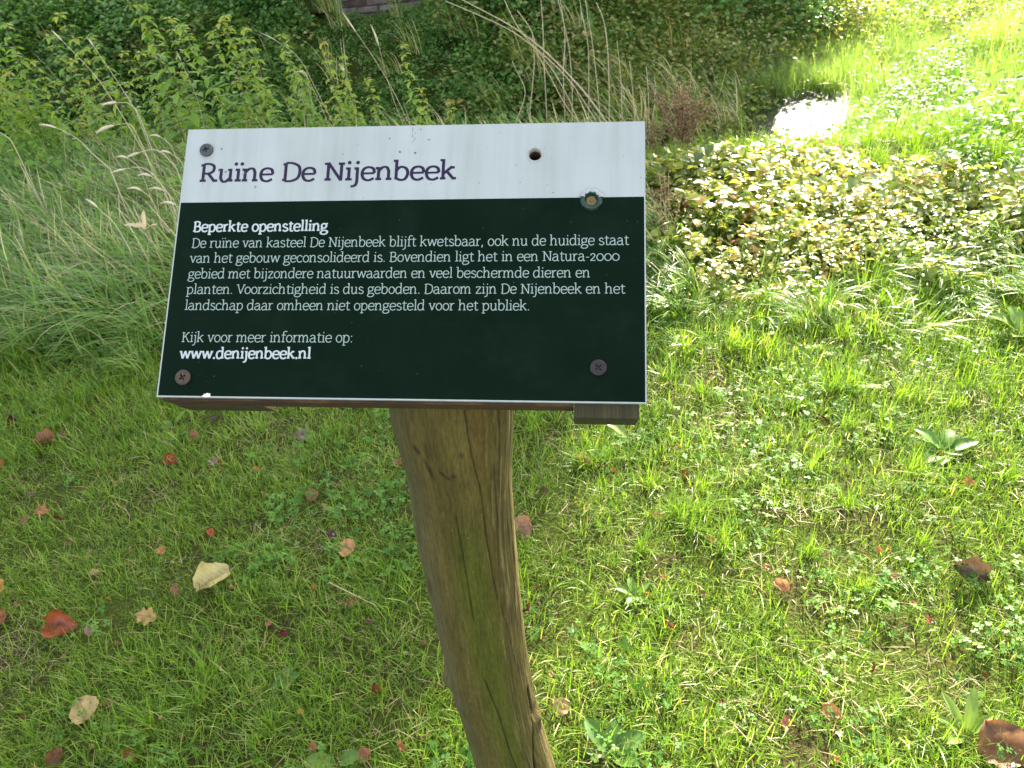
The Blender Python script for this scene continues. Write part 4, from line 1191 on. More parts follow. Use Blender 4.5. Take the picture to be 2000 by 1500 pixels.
# ------------------------------------------------------------------ fallen leaves
def dead_leaf_mat():
    m, nt, p, out = mat_new('dead_leaf')
    oi = N(nt, 'ShaderNodeObjectInfo'); tc = N(nt, 'ShaderNodeTexCoord')
    sp = N(nt, 'ShaderNodeSeparateXYZ'); nt.links.new(tc.outputs['Object'], sp.inputs[0])
    n1 = N(nt, 'ShaderNodeTexNoise'); n1.inputs['Scale'].default_value = 3.2; n1.inputs['Detail'].default_value = 5
    cmb = N(nt, 'ShaderNodeVectorMath', operation='ADD')
    nt.links.new(tc.outputs['Object'], cmb.inputs[0]); nt.links.new(oi.outputs['Location'], cmb.inputs[1])
    nt.links.new(cmb.outputs[0], n1.inputs['Vector'])
    r1 = ramp(nt, [(.28, C(.42, .36, .34)), (.5, C(1, 1, 1)), (.75, C(1.3, 1.22, 1.1))], n1.outputs['Fac'])
    ab = math_n(nt, 'ABSOLUTE', sp.outputs[0])
    q = math_n(nt, 'MULTIPLY_ADD', ab, -.75, sp.outputs[1]); q = math_n(nt, 'MULTIPLY', q, 8.0)
    q = math_n(nt, 'FRACT', q); q = math_n(nt, 'SUBTRACT', q, .5); q = math_n(nt, 'ABSOLUTE', q)
    vein = ramp(nt, [(0, C(.7, .68, .66)), (.09, C(1, 1, 1))], q)
    mid = ramp(nt, [(0, C(.62, .6, .58)), (.025, C(1, 1, 1))], ab)
    c = mix_rgb(nt, 1.0, oi.outputs['Color'], r1.outputs[0], 'MULTIPLY')
    c = mix_rgb(nt, .8, c, vein.outputs[0], 'MULTIPLY'); c = mix_rgb(nt, 1.0, c, mid.outputs[0], 'MULTIPLY')
    nt.links.new(c, p.inputs['Base Color']); p.inputs['Roughness'].default_value = .42
    tr = N(nt, 'ShaderNodeBsdfTranslucent'); nt.links.new(c, tr.inputs['Color'])
    mx = N(nt, 'ShaderNodeMixShader'); mx.inputs[0].default_value = .25
    nt.links.new(p.outputs[0], mx.inputs[1]); nt.links.new(tr.outputs[0], mx.inputs[2]); nt.links.new(mx.outputs[0], out.inputs['Surface'])
    return m
DEAD = dead_leaf_mat()


def leaf_mesh(kind, seed):
    """leaf of unit length along y, centred; kinds: round, oval, lobed, long, folded, curled"""
    r = random.Random(seed)
    W = {'round': .52, 'oval': .34, 'lobed': .34, 'long': .2, 'folded': .42, 'curled': .3, 'heart': .46}[kind]
    ny, nx = 13, 7
    V = []; F = []
    curl = {'curled': 1.9, 'folded': .9, 'long': 1.1}.get(kind, r.uniform(.15, .55)); bend = r.uniform(-.5, .5) * (1.6 if kind in ('curled', 'lobed') else .8)
    for i in range(ny):
        t = i / (ny - 1)
        if kind == 'folded': w = W * math.sin(math.pi * min(1, .06 + t * .9)) ** .5 * (1 + .1 * math.sin(t * 9 + seed)); u_off = 0
        elif kind in ('round', 'heart'): w = W * math.sin(math.pi * min(1, t ** .8)) ** .55 * (1 if t < .8 else 1 - (t - .8) * 1.8)
        else: w = W * math.sin(math.pi * t) ** .75
        if kind == 'lobed': w *= 1 + .32 * math.sin(t * 19)
        w = max(w, .012) * (1 + r.uniform(-.09, .09))
        for j in range(nx):
            u = (j / (nx - 1)) * 2 - 1
            x = w * u; y = t - .5
            if abs(u) > .9: y += r.uniform(-.03, .03)
            if i in (0, ny - 1): y += r.uniform(-.04, .04)
            a = curl * u
            if kind == 'folded': X = w * math.sin(a) / max(curl, .01) * 1.0; Zz = w * (1 - math.cos(a)) / max(curl, .01) * 1.8 + abs(u) * .05
            else: X = w * math.sin(a) / max(curl, .01); Zz = w * (1 - math.cos(a)) / max(curl, .01)
            Zz += bend * (y * y) + .045 * math.sin(7 * y + 3 * u + seed) + .03 * math.sin(13 * y - 5 * u) + r.uniform(-.006, .006)
            V.append((X, y, Zz))
    for i in range(ny - 1):
        for j in range(nx - 1):
            a = i * nx + j
            F.append((a, a + 1, a + 1 + nx, a + nx))
    me = bpy.data.meshes.new('leaf_blade'); me.from_pydata(V, [], F)
    me.polygons.foreach_set('use_smooth', [True] * len(F)); me.materials.append(DEAD); me.update()
    return me
KINDS = ('round', 'oval', 'lobed', 'long', 'folded', 'curled', 'heart')
LEAFM = {k: [leaf_mesh(k, 10 * i + n) for n in range(4)] for i, k in enumerate(KINDS)}
sb = MB(); sb.tube([(0, -.49, 0), (.02, -.6, .02), (.07, -.72, .03), (.06, -.86, .0)], [.010, .008, .007, .009], 5)
STALKM = sb.mesh('stalk', STRAW)


def put_leaf(px, py, size, kind, col, label, rot, stalk=False, stand=0.0, name='fallen_leaf', cat='leaf', flip=False, lift=.022):
    p = at_ground(px, py)
    dist = (p - CAMLOC).dot(_F)
    s = size / 1444.4 * dist * 1.0
    o = bpy.data.objects.new(name, random.choice(LEAFM[kind]))
    back = rad(18)
    M = Matrix.Translation((p.x, p.y, p.z + lift)) @ Matrix.Rotation(stand * rad(75), 4, 'X') @ Matrix.Rotation(back, 4, 'X') @ Matrix.Rotation(rad(rot), 4, 'Z')
    M = M @ Matrix.Rotation(random.uniform(-.25, .25) + (math.pi if flip else 0), 4, 'Y') @ Matrix.Scale(s, 4)
    o.matrix_basis = M
    lc_ = lin(col); lu_ = (lc_[0] * .3 + lc_[1] * .6 + lc_[2] * .1)
    o.color = ((lc_[0] * .9 + lu_ * .1) * .66, (lc_[1] * .94 + lu_ * .06) * .69, (lc_[2] * .9 + lu_ * .1) * .48, 1.0)
    link(o)
    tag(o, label, cat, 'leaves fallen on the lawn')
    if stalk:
        q = bpy.data.objects.new('stalk', STALKM); COL.objects.link(q); q.parent = o
    return o

RO, BR, TAN, CRM, PUR, MAR, RED, PNK, DKB = (205, 100, 50), (135, 80, 55), (205, 155, 110), (230, 205, 160), (150, 115, 118), (95, 40, 42), (175, 50, 28), (205, 125, 108), (88, 58, 48)
ORG, YEL = (225, 125, 60), (235, 165, 60)
LEAVES = [
 (33, 827, 26, 'folded', MAR, 'dark red leaf standing upright in the grass near the long meadow grass', 10, 0, 1),
 (25, 846, 18, 'curled', BR, 'dull brown scrap just below the upright dark red leaf', 60, 0, 0),
 (94, 869, 42, 'folded', (170, 90, 70), 'shiny reddish-brown folded leaf overlapping a dark half', 80, 0, 0),
 (126, 856, 26, 'oval', (130, 85, 40), 'olive-brown leaf touching the shiny reddish folded one', 40, 0, 0),
 (5, 912, 22, 'oval', RO, 'orange-brown leaf cut by the picture edge at half height', 20, 0, 0),
 (337, 907, 30, 'folded', (180, 50, 30), 'bright red leaf with a dark underside below the sign corner', 70, 1, 0),
 (421, 908, 26, 'lobed', PUR, 'greyish purple crumpled leaf beside a small red one', 120, 0, 0),
 (434, 911, 16, 'curled', (190, 45, 20), 'small red curl against the greyish purple leaf', 20, 0, 0),
 (381, 856, 24, 'round', PNK, 'salmon pink round leaf below the sign edge', 0, 0, .6),
 (419, 824, 18, 'lobed', DKB, 'dark brown ragged scrap under the short batten', 50, 0, 0),
 (85, 1006, 34, 'lobed', (205, 115, 70), 'orange-brown curled leaf with a frilled edge and a green leaflet beside it', 85, 0, 0),
 (52, 1023, 20, 'oval', (150, 95, 80), 'dull pinkish-brown leaf next to the frilled orange one', 140, 0, 0),
 (120, 1021, 24, 'curled', (125, 50, 30), 'dark rusty curl half hidden in grass near the frilled orange leaf', 70, 0, 0),
 (64, 972, 16, 'oval', (120, 90, 80), 'greyish brown leaf sunk in grass above the frilled orange one', 80, 0, 0),
 (262, 768, 15, 'oval', (215, 160, 70), 'small yellow-orange leaf close to the panel corner', 100, 0, 0),
 (212, 922, 14, 'curled', (160, 45, 30), 'tiny red curl with a straw beside it', 30, 0, 0),
 (231, 948, 14, 'curled', TAN, 'tiny tan curl on open lawn between two red scraps', 100, 0, 0),
 (414, 1047, 18, 'folded', (215, 85, 45), 'small vivid orange-red leaf on a bare patch', 40, 0, 0),
 (319, 1083, 22, 'lobed', (215, 140, 85), 'small orange-tan leaf with a forked end', 30, 0, 0),
 (258, 1078, 13, 'curled', TAN, 'tiny tan husk-like curl beside the forked orange-tan leaf', 10, 0, 0),
 (178, 1091, 24, 'long', (195, 165, 125), 'narrow pale tan leaf standing slanted', 150, 0, .5),
 (190, 1126, 18, 'folded', (215, 180, 155), 'pale pinkish leaf below the narrow slanted one', 100, 0, 0),
 (594, 859, 40, 'oval', (140, 118, 115), 'greyish purple oval leaf in bright grass below the panel', 75, 0, 0),
 (502, 921, 10, 'round', ORG, 'tiny orange dot of a leaf deep in grass', 0, 0, 0),
 (613, 973, 26, 'round', (180, 125, 100), 'pinkish brown rounded leaf above a narrow orange one', 20, 0, .3),
 (639, 998, 27, 'long', (225, 120, 70), 'narrow orange leaf slanting under the pinkish brown one', 38, 0, 0),
 (652, 1053, 30, 'oval', (95, 48, 50), 'dark maroon leaf lying just above a half-round tan one', 88, 0, 0),
 (678, 1079, 38, 'round', (225, 155, 110), 'half-round tan leaf with an orange top edge', 90, 1, 0),
 (782, 911, 18, 'folded', (160, 95, 80), 'reddish-brown leaf beside the post below the panel', 10, 0, 0),
 (792, 956, 15, 'oval', (125, 100, 90), 'dull grey-brown leaf touching the flank of the post', 0, 0, 0),
 (6, 1153, 34, 'oval', (235, 150, 35), 'yellow and orange leaf cut off by the picture edge', 20, 0, 0),
 (2, 1218, 46, 'oval', (170, 80, 50), 'large rust-brown leaf cut off by the picture edge', 0, 0, 0),
 (130, 1232, 64, 'folded', (178, 88, 50), 'large glossy orange-red folded leaf over bare soil', 80, 0, 0),
 (180, 1238, 28, 'oval', (165, 120, 120), 'purplish pink oval leaf beside the glossy folded one', 5, 1, 0),
 (294, 1214, 46, 'lobed', (225, 175, 120), 'cream and orange leaf with torn lobes', 75, 0, 0),
 (421, 1144, 70, 'folded', (228, 205, 155), 'large cream leaf with a notched edge and long stalk', 115, 1, 0),
 (346, 1160, 26, 'oval', (175, 110, 85), 'pinkish brown pointed leaf beside the large cream one', 170, 0, .4),
 (216, 1175, 13, 'curled', ORG, 'tiny orange scrap on a bare soil patch', 60, 0, 0),
 (172, 1395, 54, 'round', (220, 180, 140), 'pale cream round leaf with a curved stalk', 40, 1, 0),
 (52, 1407, 27, 'curled', (120, 60, 48), 'dark red-brown curled leaf below the large folded one', 60, 0, 0),
 (258, 1483, 26, 'folded', (180, 95, 60), 'coppery curled leaf at the bottom of the picture below the pale round one', 60, 0, .3),
 (117, 1488, 38, 'folded', (150, 90, 75), 'reddish brown leaf cut off by the bottom edge', 150, 0, .3),
 (616, 1155, 24, 'long', (220, 130, 80), 'orange tube-shaped leaf standing upright', 0, 0, .8),
 (688, 1185, 30, 'lobed', (150, 85, 55), 'crumpled brown leaf lying along a long dry stalk', 75, 0, 0),
 (526, 1225, 15, 'oval', (190, 105, 95), 'small pinkish red leaf in a green tuft', 90, 0, 0),
 (558, 1244, 17, 'folded', (125, 40, 35), 'small dark red leaf at the foot of a green tuft', 80, 0, 0),
 (722, 1219, 13, 'oval', (130, 50, 45), 'small maroon leaf below the long dry stalk', 60, 0, 0),
 (590, 1396, 16, 'oval', (240, 165, 90), 'small bright apricot leaf near the bottom', 85, 0, 0),
 (494, 1386, 16, 'curled', (100, 60, 40), 'dark brown curl above an orange nut', 70, 0, 0),
 (741, 1352, 28, 'folded', (150, 70, 45), 'rust-red leaf wedged upright in the grass', 20, 0, .7),
 (614, 1468, 26, 'oval', (180, 110, 75), 'copper ribbed leaf near the wide green leaf at the bottom', 0, 0, .4),
 (713, 1484, 30, 'heart', (190, 105, 80), 'copper red heart-shaped leaf at the bottom edge', 180, 0, .3),
 (787, 1466, 34, 'long', (190, 110, 65), 'narrow copper leaf slanting beside the post foot', 35, 0, 0),
 (824, 1394, 14, 'curled', (200, 65, 30), 'small vivid red curl close to the post', 20, 0, 0),
 (802, 1406, 12, 'oval', TAN, 'tiny tan fleck near the vivid red curl', 60, 0, 0),
 (867, 1451, 14, 'curled', (110, 40, 42), 'small maroon leaf against the post foot', 60, 0, 0),
 (1018, 1038, 44, 'round', (180, 125, 110), 'pinkish brown leaf with a pale stalk peeking out from behind the post', 85, 1, .3),
 (1139, 907, 30, 'folded', (210, 165, 125), 'tan folded leaf in the shadow under the long batten', 55, 0, 0),
 (1197, 924, 12, 'oval', ORG, 'tiny orange fleck below the long batten', 60, 0, 0),
 (1326, 882, 20, 'lobed', (205, 140, 120), 'pinkish leaf above a brown upright one in sunny grass', 60, 0, 0),
 (1336, 934, 22, 'oval', (130, 75, 45), 'brown upright leaf between white glints of clover', 170, 0, .7),
 (1248, 925, 14, 'oval', (135, 75, 65), 'dull red fleck in thin grass between post and sunny lawn', 10, 0, 0),
 (1283, 1013, 22, 'lobed', (220, 150, 120), 'ragged salmon leaf on thin lawn', 80, 0, 0),
 (1388, 1059, 17, 'oval', (235, 115, 50), 'small vivid orange leaf in sunny thin grass', 30, 0, 0),
 (1473, 993, 22, 'long', (175, 120, 75), 'slim tan-brown leaf standing in the sunny lawn', 5, 0, .6),
 (1066, 965, 17, 'oval', (120, 75, 60), 'small brown upright leaf beside the post in shade', 170, 0, .6),
 (1497, 1114, 16, 'oval', (215, 115, 50), 'small orange leaf in the open sunny lawn', 20, 0, 0),
 (1608, 825, 24, 'curled', (105, 45, 38), 'dark maroon curl in the taller green tufts', 30, 0, 0),
 (1510, 788, 15, 'curled', (170, 60, 35), 'small red scrap in the taller green tufts', 30, 0, 0),
 (1835, 894, 20, 'curled', (160, 35, 20), 'dark red curl between broad green dock leaves', 60, 0, 0),
 (1890, 950, 28, 'lobed', (230, 135, 55), 'bright orange crumpled leaf below the dock plant', 80, 0, 0),
 (1715, 1081, 16, 'oval', (240, 130, 50), 'bright orange oval fleck in the sunny lawn', 0, 0, .3),
 (1736, 1077, 8, 'oval', (235, 130, 40), 'tiny orange speck next to the bright oval one', 0, 0, 0),
 (1526, 972, 18, 'curled', (190, 110, 50), 'orange-brown curled tendril in the sunny lawn', 120, 0, 0),
 (1888, 1124, 66, 'folded', (110, 82, 72), 'large dark brown leaf with a blackish fold standing in sun', 70, 0, .3),
 (1048, 1152, 17, 'curled', (140, 85, 60), 'small brown leaf in the shade of the post', 80, 0, 0),
 (1028, 1197, 24, 'folded', (120, 60, 45), 'dark rusty leaf partly hidden by the post', 80, 0, 0),
 (1034, 1296, 12, 'oval', (215, 135, 45), 'tiny orange leaf touching the shaded side of the post', 0, 0, 0),
 (1077, 1323, 13, 'oval', TAN, 'tiny tan leaf on bare soil by the post', 0, 0, 0),
 (1098, 1388, 36, 'heart', (205, 165, 125), 'tan heart-shaped leaf with a looping stalk', -70, 1, .2),
 (1308, 1230, 30, 'long', (165, 90, 60), 'narrow red-brown leaf slanting in sunlit thin grass', 35, 0, .2),
 (1293, 1133, 14, 'oval', (220, 110, 75), 'small coral leaf at the border of light and shade', 70, 0, 0),
 (1265, 1168, 14, 'oval', (200, 100, 60), 'small orange-brown leaf tucked in grass near the coral one', 40, 0, 0),
 (1411, 1381, 18, 'oval', (130, 60, 40), 'dark rusty oval leaf deep in sunny grass', 0, 0, 0),
 (1229, 1397, 12, 'oval', (235, 120, 55), 'tiny orange fleck above the grey-green broad leaves', 0, 0, 0),
 (1525, 1152, 30, 'folded', (210, 145, 110), 'tan and red leaf with a sunlit tip in the open lawn', 45, 0, 0),
 (1748, 1134, 28, 'lobed', (195, 150, 110), 'ragged tan leaf blending with sunny grass', 80, 0, 0),
 (1782, 1188, 18, 'oval', (205, 140, 80), 'small amber leaf under the ragged tan one', 10, 0, 0),
 (1811, 1219, 18, 'lobed', (195, 75, 40), 'red-orange crumpled leaf in the sunny lawn', 30, 0, 0),
 (1702, 1313, 22, 'long', (125, 45, 25), 'dark red upright leaf with a yellow rim', 170, 0, .6),
 (1621, 1399, 42, 'oval', (205, 135, 80), 'amber brown ribbed leaf lying slanted near the bottom', 40, 0, 0),
 (1532, 1421, 30, 'lobed', (195, 115, 95), 'brick pink crumpled leaf near the bottom in sun', 160, 0, 0),
 (1559, 1445, 16, 'curled', (100, 60, 45), 'dark brown scrap below the brick pink leaf', 10, 0, 0),
 (1948, 1466, 92, 'round', (150, 95, 55), 'very large brown ribbed leaf with a white sunlit corner', 20, 0, 0),
 (1920, 1325, 15, 'curled', (150, 55, 35), 'small dark red scrap above the yellow-green plant', 30, 0, 0),
 (1855, 1301, 14, 'long', (190, 115, 60), 'slim amber scrap over a dark gap in sunny grass', 0, 0, 0),
 (1631, 1490, 16, 'oval', (240, 150, 60), 'small orange leaf at the sunny bottom edge', 0, 0, 0),
 (1668, 621, 16, 'folded', (125, 45, 20), 'dark rust-red leaf hanging at the edge of the brambles', 40, 0, .5),
]
for t in LEAVES:
    px, py, sz, kd, col, lab, rot, stalk, stand = t
    put_leaf(px, py, sz, kd, col, lab, rot, bool(stalk), stand, lift=.010 + .0002 * sz)

# beech husks ---------------------------------------------------------
HUSK = simple_mat('beech_husk', C(.22, .12, .06), .8, noise=.5, scale=60)
def husk_mesh(seed):
    r = random.Random(seed); V = []; F = []
    for k in range(4):
        a = k * math.pi / 2 + r.uniform(-.2, .2); op = r.uniform(.2, .9); b = len(V)
        for i, (t, w) in enumerate(((0, .12), (.35, .34), (.7, .28), (1, .03))):
            rr_ = .12 + op * t * .5 + .18 * math.sin(t * 3); z = t * .9 - op * t * t * .5
            for s_ in (-1, 0, 1):
                aa = a + s_ * w / max(rr_, .15) * .9
                V.append((rr_ * math.cos(aa) * (1 + .08 * abs(s_)), rr_ * math.sin(aa) * (1 + .08 * abs(s_)), z - .3))
        for i in range(3):
            for j in range(2):
                q = b + i * 3 + j; F.append((q, q + 1, q + 4, q + 3))
    me = bpy.data.meshes.new('beech_husk'); me.from_pydata(V, [], F); me.materials.append(HUSK)
    me.polygons.foreach_set('use_smooth', [True] * len(F)); me.update()
    return me
HM = [husk_mesh(i) for i in range(4)]
for px, py, sz in ((213, 1383, 22), (318, 1410, 20), (337, 1338, 17), (262, 1298, 22), (233, 1264, 17), (40, 1185, 17), (139, 1067, 15), (509, 1405, 21), (604, 1302, 18), (455, 1153, 17), (833, 1446, 24), (831, 1262, 18), (260, 1424, 13), (1314, 1096, 18), (1372, 1166, 16), (402, 1374, 12), (360, 1445, 15), (186, 1465, 16)):
    p = at_ground(px, py); o = bpy.data.objects.new('beech_husk', random.choice(HM))
    s = sz / 1444.4 * (p - CAMLOC).dot(_F) * .75
    o.location = (p.x, p.y, p.z + .014); o.scale = (s, s, s); o.rotation_euler = (random.uniform(-1.2, 1.2), random.uniform(-1.2, 1.2), random.uniform(0, 6))
    link(o); tag(o, 'small brown beech husk half sunk in the lawn', 'nut husk', 'beech husks on the lawn')

# ------------------------------------------------------------------ broad-leaved plants, each leaf its own part
def broad_leaf(base, az, L, W, lean, curve, tint, parent, mat=DOCK):
    nseg = 9; V = []; F = []; T = []
    P = Vector(base); d = Vector((math.cos(az), math.sin(az), 0)); s = Vector((-d.y, d.x, 0))
    for i in range(nseg + 1):
        t = i / nseg; ang = lean + curve * t
        w = W * (.10 if t < .12 else math.sin(math.pi * min(1, (t - .08) / .92)) ** .7 + .02) * .5
        wav = .07 * math.sin(t * 17 + az)
        n = Vector((-d.x * math.cos(ang), -d.y * math.cos(ang), math.sin(ang)))
        for u in (-1, -.5, 0, .5, 1):
            V.append(P + s * w * u + n * (w * .35 * u * u + w * wav * u))
            T.append(tint + (.25 if u == 0 else 0))
        P = P + (d * math.sin(ang) + Vector((0, 0, 1)) * math.cos(ang)) * (L / nseg)
    for i in range(nseg):
        for j in range(4):
            a = i * 5 + j; F.append((a, a + 1, a + 6, a + 5))
    b = MB(); b.add(V, F); b.t = T
    return b.build('leaf', mat, parent, smooth=True)

def broad_plant(px, py, leaves, label, mat=DOCK, name='dock_plant', cat='plant'):
    p = at_ground(px, py); e = empty(name, p); tag(e, label, cat, 'broad-leaved plants in the lawn')
    for az, L, W, lean, curve, tint in leaves:
        broad_leaf((p.x, p.y, p.z), rad(az), L, W, rad(lean), rad(curve), tint, e, mat)
    return e
broad_plant(1232, 862, [(150, .10, .035, 40, 45, .9), (170, .085, .03, 55, 20, .8), (205, .08, .032, 60, 30, .95)], 'pale shiny broad leaves poking out under the long batten')
broad_plant(1190, 1478, [(120, .085, .032, 55, 30, .45), (70, .07, .03, 62, 20, .3), (20, .09, .035, 60, 30, .35), (-30, .07, .035, 60, 25, .3), (170, .05, .02, 60, 30, .5)], 'grey-green lance-shaped leaves at the bottom beside the post')
broad_plant(660, 1494, [(175, .07, .036, 70, 25, .9), (250, .06, .03, 60, 30, .6), (10, .05, .03, 60, 30, .7)], 'bright lime green oval leaf at the bottom edge', name='plantain')
broad_plant(1840, 885, [(212, .085, .045, 62, 45, .5), (171, .06, .04, 50, 55, .45), (128, .10, .04, 40, 60, .5), (52, .09, .038, 48, 55, .4), (5, .105, .04, 66, 25, .35), (-38, .05, .028, 60, 30, .45), (238, .075, .04, 70, 15, .5)], 'dock plant with wide shining leaves around a dark red curl')
broad_plant(1995, 660, [(150, .13, .07, 35, 55, .85), (95, .12, .06, 30, 50, .7), (215, .10, .055, 50, 30, .8)], 'large lime green leaf at the picture edge by the brambles')
broad_plant(1885, 1440, [(60, .10, .022, 35, 40, .95), (110, .09, .02, 40, 30, .9), (20, .07, .02, 50, 30, .9), (150, .07, .018, 45, 40, .9), (200, .06, .02, 55, 30, .85)], 'yellow-green long-leaved weed above the very large brown leaf')
broad_plant(340, 835, [(60, .07, .018, 50, 40, 1.0), (150, .05, .018, 55, 40, 1.0), (200, .05, .02, 60, 40, .7)], 'small pale yellow-green leaf pair below the panel corner', name='weed')
broad_plant(1240, 1165, [(100, .05, .02, 45, 40, .7), (30, .05, .018, 55, 30, .6), (160, .05, .02, 50, 40, .6), (230, .04, .02, 60, 30, .7), (300, .04, .018, 60, 30, .65)], 'small bright green weed at the border of light and shade', name='weed')
broad_plant(560, 1330, [(a, .035, .022, 60, 30, .3 + .1 * (a % 3)) for a in (10, 80, 150, 220, 290)], 'rosette of small rounded green leaves in the lawn', name='weed')

# ------------------------------------------------------------------ stalks
def stalk(name, pts, Ys, r0, r1, label, cat, group, mat=STRAW, head=None, tint=.8, headmat=None, extra=()):
    """pts photograph points from foot to tip, Ys their distances"""
    P = [at_y(p[0], p[1], Y_) for p, Y_ in zip(pts, Ys)]
    P2 = []
    for i in range(len(P) - 1):
        for k in range(4): P2.append(P[i].lerp(P[i + 1], k / 4))
    P2.append(P[-1])
    for _ in range(2):
        P2 = [P2[0]] + [(P2[i - 1] + P2[i] * 2 + P2[i + 1]) / 4 for i in range(1, len(P2) - 1)] + [P2[-1]]
    foot = Vector((P2[0].x, P2[0].y, float(height(np.array([P2[0].x]), np.array([P2[0].y]))[0]) - .01))
    if foot.z < P2[0].z: P2 = [foot] + P2
    n = len(P2)
    e = empty(name, P2[0]); tag(e, label, cat, group)
    b = MB(); b.tube(P2, [r0 + (r1 - r0) * i / (n - 1) for i in range(n)], 5, tint); 
    for q in extra:
        Q = [at_y(p[0], p[1], Ys[-1]) for p in q]; b.tube(Q, [r1 * 1.2] + [r1 * .7] * (len(Q) - 1), 4, tint)
    b.build('stem', mat, e, smooth=True)
    if head:
        hb_ = MB(); L = head[0]; k0 = P2[-1]; d = (P2[-1] - P2[-2]).normalized(); dn = Vector((head[2], 0, head[3])) if len(head) > 2 else d
        pts_ = [k0]
        for i in range(6):
            dd = d.lerp(dn, (i + 1) / 6).normalized(); pts_.append(pts_[-1] + dd * L / 6)
        R_ = [head[1] * v for v in (.3, .8, 1, .95, .75, .5, .15)]
        hb_.tube(pts_, R_, 7, tint=.95)
        for i in range(40):
            t = random.random() * 5.4; i_ = int(t); q = pts_[i_].lerp(pts_[i_ + 1], t - i_); u = Vector((random.uniform(-1, 1), random.uniform(-1, 1), random.uniform(-.4, 1))).normalized()
            dd = (pts_[i_ + 1] - pts_[i_]).normalized(); tip = q + (u * .8 + dd).normalized() * head[1] * 2.4; sd = dd.cross(u).normalized() * head[1] * .25
            hb_.add([q - sd, q + sd, tip], [(0, 1, 2)], tint=random.uniform(.6, 1))
        hb_.build('seed_head', headmat or mat, e)
    return e
gs = 'pale grass stalks leaning over the meadow'
SK = [
 ([(300, 330), (245, 235), (190, 150), (122, 80)], 3.9, 'long pale stalk slanting across the nettles, tallest of the meadow stalks', (.06, .004, -.4, .6)),
 ([(265, 215), (230, 160), (183, 90)], 4.3, 'pale stalk parallel to and beyond the tallest one', (.05, .004, -.4, .7)),
 ([(400, 250), (385, 190), (353, 118)], 4.6, 'straight pale stalk rising just beyond the panel corner', (.05, .004, -.2, 1)),
 ([(285, 300), (262, 250), (250, 240), (222, 245)], 3.7, 'stalk with two thick bleached drooping heads', (.10, .008, -.9, -.4)),
 ([(285, 260), (268, 215), (250, 200), (228, 200)], 4.0, 'stalk with one arched bleached head above the double one', (.08, .007, -.9, -.2)),
 ([(35, 300), (20, 270), (0, 259)], 3.6, 'thin pale stalk arching out at the picture edge', (.06, .004, -.9, .1)),
 ([(655, 250), (620, 180), (585, 110), (540, 80)], 4.8, 'thin stalk bowed over the nettles with a bleached tip', (.10, .003, -.8, .4)),
 ([(612, 230), (606, 170), (598, 148)], 4.9, 'short stalk with a hooked pale head among the nettles', (.07, .006, -.9, -.3)),
 ([(805, 255), (770, 180), (735, 120), (695, 62)], 5.2, 'long thin green-brown stalk against the dark bank', (.14, .005, -.4, .8)),
 ([(790, 250), (770, 200), (755, 150), (740, 90)], 5.4, 'pale seed stalk beside the long thin green-brown one', (.14, .007, -.3, .9)),
 ([(700, 260), (688, 190), (672, 140)], 5.0, 'stalk with two small reddish-brown flower heads', (.04, .012, -.4, .6)),
 ([(640, 240), (622, 195), (600, 150)], 5.0, 'thin pale stalk between nettles and reddish flower heads', (.05, .004, -.4, .6)),
 ([(215, 330), (180, 300), (150, 268), (110, 250)], 3.4, 'low bleached stalk bending over green grass', (.07, .005, -.9, .1)),
 ([(330, 380), (300, 340), (275, 325), (245, 330)], 3.3, 'short bleached stalk bent close to the panel edge', (.07, .005, -.9, -.2)),
 ([(345, 330), (320, 300), (300, 290), (272, 298)], 3.5, 'bleached drooping head close to the panel corner', (.07, .006, -.9, -.3)),
 ([(250, 480), (220, 430), (200, 415), (190, 405)], 2.95, 'withered pale blade standing in green grass', (.05, .005, -.5, .4)),
]
for k_, (hx_, hy_, Yh) in enumerate(((322, 372, 3.3), (338, 300, 3.6), (300, 345, 3.4), (255, 310, 3.6), (318, 268, 4.0), (280, 372, 3.2), (346, 400, 3.1))):
    SK.append(([(hx_ + 52, hy_ + 120), (hx_ + 34, hy_ + 60), (hx_ + 16, hy_ + 14), (hx_ - 4, hy_)], Yh,
               'bleached grass head drooping close to the panel edge, ' + ('lowest', 'uppermost', 'broadest', 'outermost', 'palest', 'most bent', 'nearest the boards')[k_] + ' of its bunch', (.06, .0055, -.9, -.25)))
for pts, Y_, lab, hd in SK:
    stalk('grass_stalk', pts, [Y_] * len(pts), .0022, .0012, lab, 'grass stalk', gs, head=hd)
for pts, lab in (([(1200, 262), (1150, 190), (1110, 145), (1060, 95), (1000, 50), (880, -12)], 'thick dry stalk slanting down across the bank to the panel'),
                 ([(1180, 262), (1120, 165), (1075, 118), (1010, 66), (960, 40), (870, 2)], 'thinner dry stalk running along under the thick slanting one'),
                 ([(1130, 240), (1100, 200), (1075, 150), (1050, 110), (1040, 60), (1010, 20)], 'dry branched stalk crossing behind the slanting ones'),
                 ([(1140, 262), (1110, 190), (1075, 128), (1010, 55), (985, 0)], 'dry stalk forking upward from the slanting bundle')):
    stalk('dead_stalk', pts, [5.3, 5.35, 5.4, 5.45, 5.5, 5.6][:len(pts)], .0075 if 'thick' in lab and 'thinner' not in lab else .004, .0028, lab, 'stalk', 'dead stalks over the bank', tint=.62)
gv = 'thin dry stems standing on the bank'
